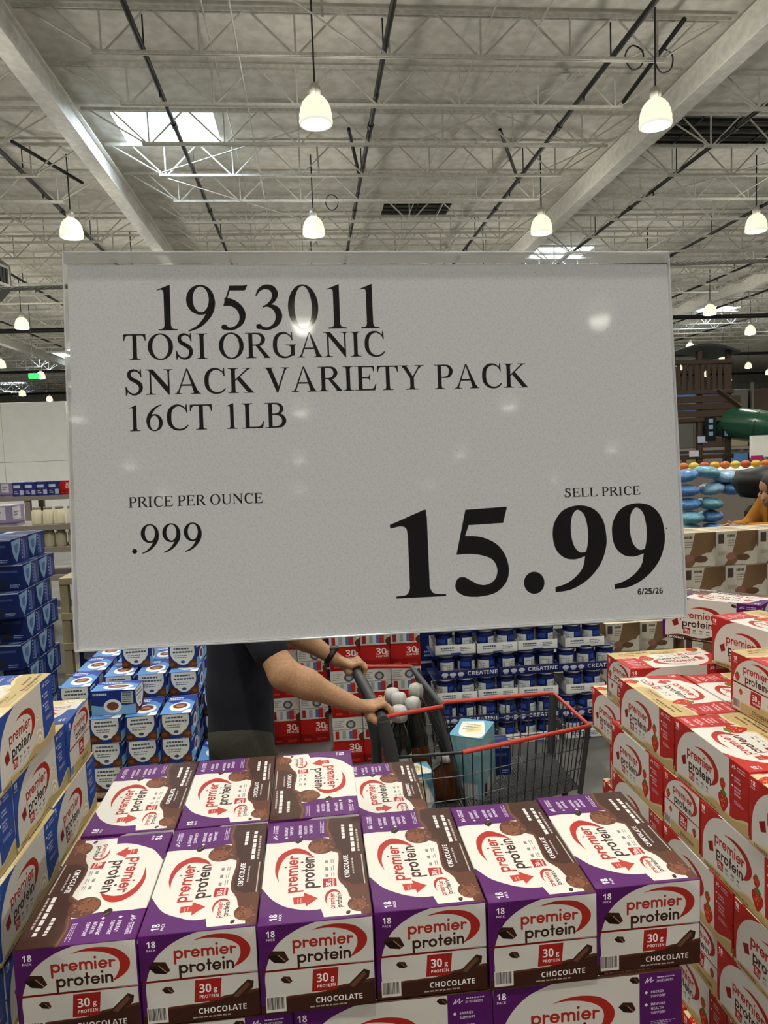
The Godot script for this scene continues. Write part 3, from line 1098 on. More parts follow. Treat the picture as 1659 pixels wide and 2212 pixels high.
func build_shakes() -> void:
	var top := 1.12
	var z0 := -1.177
	var x0 := -0.513
	var y := top - CH
	# front row of the middle display
	for i in 6:
		var at := Vector3(x0 + CW * (i + 0.5), y, z0 - CL / 2 - [0.0, 0.004, 0.0, 0.006, 0.002, 0.012][i])
		var turn := (PI if i == 0 else 0.0) + rng.randf_range(-0.006, 0.006)
		carton("chocolate", at, turn, "purple chocolate carton, %s from left in the nearest row of the middle stack" % nth(i), "chocolate cartons of the middle stack")
	# second row; its last one has sunk a layer
	for i in 4:
		var at := Vector3(x0 + CW * (i + 0.5) + 0.001, y - (CH if i == 3 else 0.0), z0 - CL * 1.5 - 0.008 - (0.27 if i == 3 else 0.0))
		carton("chocolate", at, (PI if i == 2 else 0.0) + rng.randf_range(-0.008, 0.008), "purple chocolate carton, %s in the second row of the middle stack" % ["leftmost", "second from left", "third from left, turned round", "low-lying last"][i], "chocolate cartons of the middle stack")
	# layers underneath: the first lies lengthwise
	for i in 3:
		carton("chocolate", Vector3(0.274 + CL * (1.5 - i) - CL, top - CH * 2, z0 - CW / 2 - 0.006), -PI / 2, "purple chocolate shake carton lying lengthwise just below the nearest row, %s" % ["rightmost", "second from right", "third from right"][i], "chocolate cartons below the nearest row")
	for i in 3: carton("chocolate", Vector3(x0 + CW * (i + 0.5), top - CH * 2, z0 - CL * 1.5 - 0.012), 0.0, "chocolate shake carton buried beneath the second row of the middle stack", "chocolate cartons inside the middle stack")
	for layer in range(2, 6):
		for i in 10:
			if i == 9: continue
			carton("chocolate", Vector3(x0 + CW * (i % 6 + 0.5), top - CH * (layer + 1), z0 - CL * (0.5 if i < 6 else 1.5) - 0.006), 0.0, "chocolate shake carton buried in the lower layers of the middle stack", "chocolate cartons inside the middle stack")
	for layer in range(2, 6): carton("chocolate", Vector3(x0 + CW * 3.5 + 0.001, top - CH * (layer + 1), z0 - CL * 1.5 - 0.278 - 0.08), 0.0, "chocolate shake carton buried under the low-lying one at the back", "chocolate cartons inside the middle stack")
	pallet(Vector3(0.07, 0, z0 - 0.49), 1.2, 1.0, top - CH * 6, "wooden pallet under the purple chocolate cartons")
	# vanilla stack on the left: faces the gap, long sides to the right
	var xl := -0.66
	var lt := 1.38
	var plan := [[-1.86, [1, 1, 1]], [-2.14, [0, 1, 1, 1]], [-2.15, [1, 1, 0, 1]], [-2.17, [1, 1, 1]], [-2.16, [0, 1, 1, 1]], [-2.18, [1, 0, 1, 1]], [-2.15, [1, 1, 1]], [-2.15, [1, 1, 1]]]
	for p in plan: p[1] = p[1] + [1, 1, 1]
	stack("vanilla", plan, xl, lt, 1.0, "blue vanilla carton", "vanilla cartons of the left stack")
	carton("vanilla", Vector3(xl - 0.34, lt - CH * 0.0, -2.02), 0.06, "blue and white vanilla shake carton sitting alone on top of the left stack", "vanilla cartons of the left stack")
	pallet(Vector3(xl - 0.5, 0, -1.1), 1.0, 2.3, lt - CH * 8.0, "wooden pallet under the blue vanilla cartons")
	# strawberry stack on the right
	var xr := 0.945
	var rt := 1.155
	var planr := [[-2.46, [0, 1, 1, 1]], [-2.60, [1, 1, 0, 1]], [-2.45, [0, 1, 1, 1]], [-2.52, [1, 1, 0, 1]], [-2.5, [1, 0, 1, 1]], [-2.5, [1, 1, 1, 1]]]
	for p in planr: p[1] = p[1] + [1, 1, 1]
	stack("strawberry", planr, xr, rt, -1.0, "red strawberry carton", "strawberry cartons of the right stack")
	# loose ones on top
	carton("strawberry", Vector3(xr + 0.18 + CL / 2, rt, -1.79), PI / 2 + 0.03, "red strawberry carton end on, nearest on top of the right stack", "strawberry cartons of the right stack")
	carton("strawberry", Vector3(xr + 0.47, rt, -2.12), 0.18, "red strawberry carton behind the nearest one on top of the right stack", "strawberry cartons of the right stack")
	carton("chocolate", Vector3(xr + 0.53, rt, -2.55), 0.72, "lone purple chocolate carton left on top of the red strawberry stack", "strawberry cartons of the right stack")
	pallet(Vector3(xr + 0.5, 0, -1.4), 1.0, 2.5, rt - CH * 6.0, "wooden pallet under the red strawberry cartons")

# a block of cartons: every layer has its far end and a list of long (1) or end-on (0) cartons coming nearer; face side +1 right, -1 left
func stack(flavour: String, plan: Array, face: float, top: float, side: float, label: String, group: String) -> void:
	for k in plan.size():
		var y := top - CH * (k + 1)
		var z: float = plan[k][0]
		var jut := rng.randf_range(-0.012, 0.012)
		for i in plan[k][1].size():
			var long: int = plan[k][1][i]
			var d := CL if long else CW
			var wide := CW if long else CL
			var x := face + jut + rng.randf_range(-0.004, 0.004) - side * wide / 2
			if i == 0 and side < 0: x += 0.07
			var turn := (PI if side < 0 and (i + k) % 2 == 1 else 0.0) if long else PI / 2
			carton(flavour, Vector3(x, y, z + d / 2), turn + rng.randf_range(-0.012, 0.012), "%s, %s from the far end in the %s layer down" % [label, nth(i), nth(k)], group)
			# the next one behind it, away from the gap
			if k < 2 and long: carton(flavour, Vector3(x - side * (wide / 2 + CW / 2 + 0.004), y, z + d / 2 + 0.02), 0.0, "%s in the inner file, %s from far end, %s layer down" % [label, nth(i), nth(k)], group)
			z += d + 0.003
			if i == 0 and k == 0 and side < 0: z = -2.19

func pallet(at: Vector3, w: float, d: float, h: float, label: String) -> void:
	var o := thing("wooden_pallet", label, "pallet", at)
	var g := h - 0.019
	for i in 3: part(o, "stringer", box_mesh(Vector3(0.09, g, d), 0.003), M.pallet_wood, Vector3((i - 1) * (w / 2 - 0.045), 0, 0))
	for i in 7: part(o, "deck_board", box_mesh(Vector3(w, 0.018, d / 7 * 0.8), 0.003), M.pallet_wood, Vector3(0, g, (i - 3) * d / 7))

# ==================================================================== materials
func plain(col: Color, rough := 0.6, metal := 0.0, spec := 0.5) -> StandardMaterial3D:
	var m := StandardMaterial3D.new()
	m.albedo_color = col
	m.roughness = rough
	m.metallic = metal
	m.metallic_specular = spec
	return m

func glow(col: Color, energy: float) -> StandardMaterial3D:
	var m := plain(col, 0.4)
	m.emission_enabled = true
	m.emission = col
	m.emission_energy_multiplier = energy
	return m

func mottled(a: Color, b: Color, freq: float, scale: float, rough: float, seed_ := 1, bump := 0.0) -> StandardMaterial3D:
	# a surface whose colour wanders between two tones, mapped in metres
	var fn := FastNoiseLite.new()
	fn.seed = seed_
	fn.frequency = freq
	fn.fractal_octaves = 5
	var nt := NoiseTexture2D.new()
	nt.width = 512
	nt.height = 512
	nt.seamless = true
	nt.noise = fn
	var gr := Gradient.new()
	gr.set_color(0, a)
	gr.set_color(1, b)
	gr.set_offset(0, 0.25)
	gr.set_offset(1, 0.75)
	nt.color_ramp = gr
	var m := plain(Color.WHITE, rough)
	m.albedo_texture = nt
	m.uv1_triplanar = true
	m.uv1_world_triplanar = true
	m.uv1_scale = Vector3.ONE * scale
	return m

func make_materials() -> void:
	M.deck = mottled(Color(0.82, 0.805, 0.76), Color(0.90, 0.885, 0.85), 0.02, 0.3, 0.75, 3)
	M.steel = mottled(Color(0.74, 0.73, 0.69), Color(0.82, 0.81, 0.77), 0.03, 0.7, 0.55, 4)
	M.girder = mottled(Color(0.84, 0.83, 0.79), Color(0.9, 0.89, 0.86), 0.02, 0.5, 0.5, 5)
	M.pipe = plain(Color(0.055, 0.055, 0.058), 0.45, 0.2)
	M.concrete = mottled(Color(0.31, 0.31, 0.30), Color(0.38, 0.378, 0.36), 0.015, 0.25, 0.35, 6)
	M.wall = mottled(Color(0.60, 0.59, 0.56), Color(0.66, 0.65, 0.62), 0.02, 0.2, 0.8, 7)
	M.cooler = mottled(Color(0.93, 0.935, 0.91), Color(0.945, 0.95, 0.93), 0.02, 0.2, 0.45, 8)
	M.lamp_cap = plain(Color(0.75, 0.74, 0.70), 0.4, 0.6)
	M.rod = plain(Color(0.12, 0.12, 0.12), 0.5)
	M.conduit = plain(Color(0.72, 0.71, 0.68), 0.4, 0.3)
	M.shade = glow(Color(0.97, 0.96, 0.84), SHADE_GLOW)
	M.lamp_rim = glow(Color(0.95, 0.95, 0.88), 0.5)
	M.lens = glow(Color(1.0, 0.99, 0.95), LENS_GLOW)
	M.skypane = glow(Color(0.86, 0.94, 1.0), SKY_GLOW)
	M.mullion = plain(Color(0.75, 0.78, 0.8), 0.4, 0.5)
	M.vent = plain(Color(0.16, 0.16, 0.15), 0.5, 0.4)
	M.duct = plain(Color(0.42, 0.42, 0.40), 0.5, 0.3)
	M.wire = plain(Color(0.62, 0.62, 0.62), 0.28, 1.0)
	M.pallet_wood = mottled(Color(0.46, 0.36, 0.25), Color(0.62, 0.51, 0.37), 0.03, 3.0, 0.8, 9)
	var s := plain(Color(0.95, 0.96, 0.97, 0.006), 0.04, 0.0, 0.34)
	s.transparency = BaseMaterial3D.TRANSPARENCY_ALPHA
	M.sleeve = s
	var e := plain(Color(0.95, 0.96, 0.97, 0.6), 0.1, 0.0, 0.7)
	e.transparency = BaseMaterial3D.TRANSPARENCY_ALPHA
	M.sleeve_edge = e
	var hm := plain(Color(0.78, 0.78, 0.77, 0.4), 0.15, 0.0, 0.6)
	hm.transparency = BaseMaterial3D.TRANSPARENCY_ALPHA
	M.hem = hm
	M.black = plain(Color(0.03, 0.03, 0.033), 0.5)
	M.grey = plain(Color(0.35, 0.35, 0.35), 0.5)

const SHADE_GLOW := 0.6
const LENS_GLOW := 5.0
const SKY_GLOW := 0.85
const X0 := -34.0
const X1 := 46.0
const Z0 := -68.0
const Z1 := 40.0

# ==================================================================== shell
func build_shell() -> void:
	var st := begin()
	bx(st, Vector3(X0, -0.3, Z0), Vector3(X1, 0, Z1))
	structure("floor", done(st), M.concrete)
	structure("ceiling", ceil_with_holes(X0, X1, Z0, Z1, ROOF, ROOF + 0.4, SKYLIGHTS + VENTS), M.deck)
	for w in [["wall_back", Vector3(X0, 0, Z0 - 0.3), Vector3(X1, ROOF + 0.4, Z0)], ["wall_front", Vector3(X0, 0, Z1), Vector3(X1, ROOF + 0.4, Z1 + 0.3)], ["wall_left", Vector3(X0 - 0.3, 0, Z0), Vector3(X0, ROOF + 0.4, Z1)], ["wall_right", Vector3(X1, 0, Z0), Vector3(X1 + 0.3, ROOF + 0.4, Z1)]]:
		var b := begin()
		bx(b, w[1], w[2])
		structure(w[0], done(b), M.wall)
	var where := ["beside the left girder above the sign", "above the sign's right half", "far off to the right of the sign", "far off to the left of the sign", "farthest off to the left"]
	for i in SKYLIGHTS.size():
		var s: Array = SKYLIGHTS[i]
		var o := thing("skylight", "bright daylit roof skylight %s" % where[i], "skylight", Vector3(s[0], ROOF + 0.36, s[2]), 0, "skylights in the roof")
		var w: float = s[1] - s[0]
		var d: float = s[3] - s[2]
		var b := begin()
		bx(b, Vector3(0, 0, 0), Vector3(w, 0.03, d))
		part(o, "skylight_diffuser", done(b), M.skypane)
		for k in range(1, 4): part(o, "mullion", box_mesh(Vector3(0.03, 0.03, d)), M.mullion, Vector3(w * k / 4, -0.032, d / 2))
		for k in range(1, 3): part(o, "mullion", box_mesh(Vector3(w, 0.03, 0.03)), M.mullion, Vector3(w / 2, -0.064, d * k / 3))
	for i in VENTS.size():
		var s: Array = VENTS[i]
		var w: float = s[1] - s[0]
		var d: float = s[3] - s[2]
		var o := thing("roof_vent", "dark slatted roof vent %s" % ["in the middle just above the sign", "at the right beyond the right girder"][i], "vent", Vector3(s[0], ROOF, s[2]), 0, "vents in the roof")
		var b := begin()
		bx(b, Vector3(0, 0.3, 0), Vector3(w, 0.34, d))
		part(o, "backing", done(b), M.vent)
		for k in 8: part(o, "slat", box_mesh(Vector3(w, 0.05, 0.02)), M.duct if k % 2 else M.vent, Vector3(w / 2, 0.02, d * (k + 0.5) / 8))
		for k in 3: part(o, "bar", box_mesh(Vector3(0.03, 0.03, d)), M.vent, Vector3(w * (k + 0.5) / 3, 0.0, d / 2))

# ==================================================================== roof steel
func build_roof() -> void:
	# girders along the hall
	var gx := [-25.1, -14.5, -3.91, 6.70, 17.3, 27.9]
	for i in gx.size():
		var o := thing("roof_girder", "wide white steel roof girder, %s" % ["fifth from the right, far left", "second to the left of the skylight", "running past the skylight on the left", "running down the right of the ceiling", "second on the right", "farthest right"][i], "girder", Vector3(gx[i], 0, 0), 0, "roof girders")
		var b := begin()
		bx(b, Vector3(-0.075, 7.60, Z0 + 0.2), Vector3(0.075, 7.97, Z1 - 0.2))
		part(o, "web", done(b), M.girder)
		for y in [7.56, 7.97]:
			var f := begin()
			bx(f, Vector3(-0.15, y, Z0 + 0.2), Vector3(0.15, y + 0.035, Z1 - 0.2), 0.006)
			part(o, "flange", done(f), M.girder)
	# open-web joists between them
	var bays := [[-3.76, 6.55, -9.5, -23.6], [-14.35, -4.06, -12.58, -40.5], [6.85, 17.15, -11.04, -35.5], [-24.95, -14.65, -32.6, -65.0], [17.45, 27.75, -26.44, -62.0]]
	var bayname := ["middle bay", "bay left of the left girder", "bay right of the right girder", "far left bay", "far right bay"]
	var chord := {}
	for bi in bays.size():
		var B: Array = bays[bi]
		var L: float = B[1] - B[0]
		var proto: Node3D
		var z: float = B[2]
		var n := 0
		var far_mesh: ArrayMesh
		while z > B[3]:
			var label := "open-web roof joist, %s from the near end of the %s" % [nth(n), bayname[bi]]
			if z > -34.0:
				if proto == null:
					proto = thing("roof_joist", label, "joist", Vector3(B[0], 0, z), 0, "open-web roof joists")
					joist(proto, L)
				else: copy(proto, Vector3(B[0], 0, z), 0, label)
			else:
				if far_mesh == null:
					var st := begin()
					joist_shape(st, L)
					far_mesh = done(st)
				var o := part(self, numbered("distant_roof_joist"), far_mesh, M.steel, Vector3(B[0], 0, z))
				tag(o, label, "joist", "open-web roof joists")
			z -= 1.54
			n += 1
	# thin bridging between the joists
	var bridge := [[-0.75, 7.53, -8.0, -21.5], [3.35, 7.53, -8.0, -21.5], [-1.2, 8.06, -8.0, -21.5], [2.9, 8.06, -8.0, -21.5], [-10.6, 7.53, -12.5, -40.0], [-7.3, 7.53, -12.5, -40.0], [10.3, 7.53, -11.0, -34.0], [13.7, 7.53, -11.0, -34.0]]
	for i in bridge.size():
		var b: Array = bridge[i]
		var o := part(self, numbered("joist_bridging"), tube_mesh([Vector3(b[0], b[1], b[2]), Vector3(b[0], b[1], b[3])], 0.014, 6), M.steel)
		tag(o, "thin white bridging bar crossing the %s, %s in the row" % [["middle joists low on the left", "middle joists low on the right", "middle joists high on the left", "middle joists high on the right", "left bay joists", "left bay joists", "right bay joists", "right bay joists"][i], nth(i)], "bar", "bridging bars of the roof")
	# slanting tie rods and cables seen across the ceiling
	var ties := [[Vector3(-0.9, 8.08, -9.6), Vector3(3.6, 7.55, -14.1)], [Vector3(2.2, 7.55, -14.1), Vector3(6.3, 8.05, -11.1)], [Vector3(-2.7, 7.54, -15.6), Vector3(0.9, 8.05, -14.2)], [Vector3(-2.6, 7.5, -15.8), Vector3(0.2, 7.48, -18.6)], [Vector3(3.2, 7.55, -12.7), Vector3(5.9, 8.06, -15.6)], [Vector3(4.9, 7.52, -15.7), Vector3(6.4, 7.8, -14.2)], [Vector3(-6.5, 7.52, -14.1), Vector3(-4.2, 8.0, -17.2)], [Vector3(8.0, 7.52, -17.2), Vector3(12.5, 8.05, -14.1)]]
	for i in ties.size():
		var o := part(self, numbered("tie_rod"), tube_mesh([ties[i][0], ties[i][1]], 0.013, 6), M.steel)
		tag(o, "thin slanting white tie rod under the roof, %s" % ["crossing the nearest joists in the middle", "running up to the right girder", "beside the skylight", "below the skylight", "right of the middle lamp", "touching the right girder", "left of the left girder", "right of the right girder"][i], "rod", "tie rods of the roof")
	# black sprinkler pipes
	var px := [-12.3, -8.87, -5.45, -2.09, 1.34, 4.80, 8.22, 11.65, 15.1, 18.5, 21.9]
	for i in px.size():
		var o := thing("sprinkler_pipe", "long black sprinkler pipe running down the hall, %s from the left" % nth(i), "pipe", Vector3(px[i], 7.65, 0), 0, "black sprinkler pipes")
		part(o, "run", tube_mesh([Vector3(0, 0, 20), Vector3(0, 0, -64)], 0.042, 8), M.pipe)
		for k in 6:
			part(o, "hanger", tube_mesh([Vector3(0, 0.03, -11.3 - k * 4.62), Vector3(0, 0.52, -11.3 - k * 4.62)], 0.012, 5), M.pipe)
			part(o, "coupling", tube_mesh([Vector3(0, 0, -13.6 - k * 4.62), Vector3(0, 0, -13.75 - k * 4.62)], 0.056, 8), M.pipe)
			part(o, "sprinkler_head", tube_mesh([Vector3(0, 0, -12.4 - k * 4.62), Vector3(0, -0.12, -12.4 - k * 4.62)], [0.02, 0.012], 6), M.pipe)
	var mains := [[-30.0, 6.9], [-44.0, 6.95], [-58.0, 6.95]]
	for i in 3:
		var o := part(self, numbered("sprinkler_main"), tube_mesh([Vector3(X0 + 1, mains[i][1], mains[i][0]), Vector3(X1 - 1, mains[i][1], mains[i][0])], 0.09, 8), M.pipe)
		tag(o, "thick black water main crossing the far ceiling, %s" % ["nearest of the three", "middle one of the three", "farthest of the three"][i], "pipe", "black water mains")
	# short dark pipe lengths between the joists
	for i in 4:
		var p: Array = [[Vector3(5.6, 7.85, -10.6), Vector3(5.55, 7.6, -12.6)], [Vector3(3.9, 7.9, -14.4), Vector3(4.9, 7.7, -16.6)], [Vector3(1.0, 7.9, -14.4), Vector3(1.34, 7.7, -16.4)], [Vector3(-5.3, 7.9, -15.0), Vector3(-4.5, 7.7, -16.6)]][i]
		var o := part(self, numbered("branch_pipe"), tube_mesh(p, 0.035, 8), M.pipe)
		tag(o, "short black branch pipe between roof joists, %s" % ["near the top right corner", "right of the middle", "above the sign's middle", "left of the left girder"][i], "pipe", "black branch pipes")
	# coils of cable hung on joists
	for i in 3:
		var c: Vector3 = [Vector3(5.08, 7.45, -11.10), Vector3(5.55, 7.42, -11.12), Vector3(0.75, 7.35, -17.2)][i]
		var pts := []
		for k in 24: pts.append(c + Vector3(cos(TAU * k / 24) * 0.14, sin(TAU * k / 24) * 0.17 - 0.05 + 0.17, 0.01 * sin(k)))
		var o := part(self, numbered("cable_coil"), tube_mesh(pts, 0.012, 6, true), M.rod)
		tag(o, "dark loop of spare cable hung on a joist, %s" % ["left one near the top right", "right one near the top right", "above the sign"][i], "cable", "cable loops on joists")
	# air outlet box hung from the roof on the left
	var ac := thing("air_diffuser", "grey hanging air outlet box with louvred faces beyond the sign's left edge", "air vent", Vector3(-8.3, 5.85, -19.2), 0.2)
	var st := begin()
	lathe(st, [Vector2(0.0, 0.0), Vector2(0.95, 0.0), Vector2(1.2, 0.3), Vector2(1.2, 0.85), Vector2(0.7, 1.25), Vector2(0.0, 1.25)], 8, Vector3.ZERO, 0, 1, false)
	part(ac, "drum", done(st), M.duct)
	part(ac, "neck", box_mesh(Vector3(0.9, 1.1, 0.9)), M.duct, Vector3(0, 1.24, 0))
	for k in 8:
		var g := Node3D.new()
		g.name = "grille"
		ac.add_child(g, true)
		g.rotation.y = TAU * (k + 0.5) / 8
		g.position = Vector3(0, 0.32, 0)
		part(g, "frame", box_mesh(Vector3(0.74, 0.5, 0.04)), M.conduit, Vector3(0, 0, 1.10))
		for j in 5: part(g, "louvre", box_mesh(Vector3(0.09, 0.36, 0.03)), M.black, Vector3((j - 2) * 0.12, 0.07, 1.125))

func joist_nodes(L: float) -> Array:
	var a := 1.02
	var n := 7
	var low := []
	for i in n: low.append(lerpf(a + 0.12, L - a - 0.12, float(i) / (n - 1)))
	return [a, low]

func joist_webs(L: float) -> Array:
	var nd := joist_nodes(L)
	var low: Array = nd[1]
	var out := []
	var y0 := 7.51
	var y1 := 8.09
	out.append([Vector3(0.12, y1, 0), Vector3(low[0] - 0.05, y0, 0)])
	out.append([Vector3(L - 0.12, y1, 0), Vector3(low[-1] + 0.05, y0, 0)])
	for i in low.size():
		out.append([Vector3(low[i], y0, 0), Vector3(low[i], y1, 0)])
		var half: float = (low[1] - low[0]) / 2
		out.append([Vector3(low[i] - 0.03, y0, 0), Vector3(low[i] - half + 0.04, y1, 0)])
		out.append([Vector3(low[i] + 0.03, y0, 0), Vector3(low[i] + half - 0.04, y1, 0)])
	return out

var web_cache := {}
func joist(o: Node3D, L: float) -> void:
	var nd := joist_nodes(L)
	for s in [-1.0, 1.0]:
		var b := begin()
		bx(b, Vector3(0, 8.07, s * 0.022 - 0.016), Vector3(L, 8.125, s * 0.022 + 0.016))
		part(o, "top_chord", done(b), M.steel)
		var c := begin()
		bx(c, Vector3(nd[0], 7.485, s * 0.022 - 0.014), Vector3(L - nd[0], 7.53, s * 0.022 + 0.014))
		part(o, "bottom_chord", done(c), M.steel)
	for w in joist_webs(L): part(o, "web_member", tube_mesh(w, 0.016, 6), M.steel)

func joist_shape(st: SurfaceTool, L: float) -> void:
	var nd := joist_nodes(L)
	bx(st, Vector3(0, 8.07, -0.035), Vector3(L, 8.125, 0.035))
	bx(st, Vector3(nd[0], 7.485, -0.035), Vector3(L - nd[0], 7.53, 0.035))
	for w in joist_webs(L): tube(st, w, 0.018, 4)

# ==================================================================== lamps
func build_lamps() -> void:
	var shade := begin()
	var prof := []
	for i in 15:
		var t := i / 14.0
		prof.append(Vector2(0.215 * sqrt(maxf(0.0, 1.0 - pow(t, 2.4))) * (1.0 + 0.02 * sin(t * 30.0)) + 0.02, 0.03 + 0.37 * t))
	lathe(shade, prof, 28)
	var shade_mesh := done(shade)
	var lens_mesh := lathe_mesh([Vector2(0.001, -0.035), Vector2(0.08, -0.028), Vector2(0.14, 0.0), Vector2(0.15, 0.035), Vector2(0.001, 0.04)], 24)
	var rim_mesh := lathe_mesh([Vector2(0.205, 0.0), Vector2(0.232, 0.0), Vector2(0.24, 0.03), Vector2(0.215, 0.045)], 28)
	var cap_mesh := lathe_mesh([Vector2(0.001, 0.39), Vector2(0.08, 0.39), Vector2(0.085, 0.5), Vector2(0.05, 0.56), Vector2(0.001, 0.57)], 16)
	var rod_mesh := tube_mesh([Vector3(0, 0.56, 0), Vector3(0, 1.685, 0)], 0.014, 6)
	var seen := {"0,1": "hanging high in the middle, largest", "1,1": "hanging large at the top right before the girder", "0,2": "just above the sign in the middle", "1,2": "just above the sign right of the middle", "2,2": "at the right edge above the cable", "-1,2": "just above the sign's left corner"}
	for row in range(-6, 11):
		for col in range(-5, 9):
			var x := 0.30 + 5.03 * col
			var z := -10.95 - 5.44 * (row - 1)
			if row >= 1 and absf(x) > 8.0 + absf(z) * 0.75: continue
			if row < 1 and absf(x) > 13.0: continue
			if row < 5 and (col < -4 or col > 5): continue
			var key := "%d,%d" % [col, row]
			var label: String = "glowing bell-shaped glass lamp " + seen[key] if seen.has(key) else "glowing bell-shaped glass lamp of the %s row ahead, %s from the hall's left side" % [nth(maxi(row, 0)), nth(col + 5)]
			if row < 1: label = "glowing bell-shaped glass lamp overhead or behind the viewer"
			var o := thing("pendant_lamp", label, "lamp", Vector3(x, 6.52, z), 0, "pendant lamps")
			part(o, "lamp_shade", shade_mesh, M.shade)
			part(o, "lamp_lens", lens_mesh, M.lens)
			part(o, "rim", rim_mesh, M.lamp_rim)
			part(o, "ballast", cap_mesh, M.lamp_cap)
			part(o, "stem", rod_mesh, M.rod)
			if row > 9: continue
			var l := SpotLight3D.new()
			l.name = "lamp_light"
			l.light_energy = LAMP_E
			l.light_color = Color(1.0, 0.982, 0.94)
			l.spot_angle = 72.0
			l.spot_angle_attenuation = 0.7
			l.spot_range = 90.0
			l.spot_attenuation = 2.0
			l.light_size = 0.15
			l.shadow_enabled = true
			l.position = Vector3(0, -0.06, 0)
			l.rotation_degrees.x = -90.0
			o.add_child(l, true)
			if row < -1 or row > 6: continue
			# the ribbed glass lets light out sideways and up
			var g := OmniLight3D.new()
			g.name = "shade_light"
			g.light_energy = LAMP_E * 0.072
			g.light_color = l.light_color
			g.light_size = 0.16
			g.omni_range = 60.0
			g.omni_attenuation = 2.0
			g.shadow_enabled = true
			g.position = Vector3(0, 0.2, 0)
			o.add_child(g, true)
	# white conduits dropping between the joists
	for i in 3:
		var o := part(self, numbered("hanging_conduit"), tube_mesh([Vector3(0.42 + 0.02 * i, 7.55, -10.2 - 5.44 * i), Vector3(0.42, 8.15, -10.2 - 5.44 * i)], 0.022, 6), M.conduit)
		tag(o, "thin white conduit dropping from the roof beside a middle lamp, %s from the near end" % nth(i), "conduit", "white conduits")

# ==================================================================== other packaged goods
func cell(i: int) -> Rect2: return Rect2((i % 4) * 0.25 + 0.002, (i / 4) * 0.25 + 0.002, 0.246, 0.246)

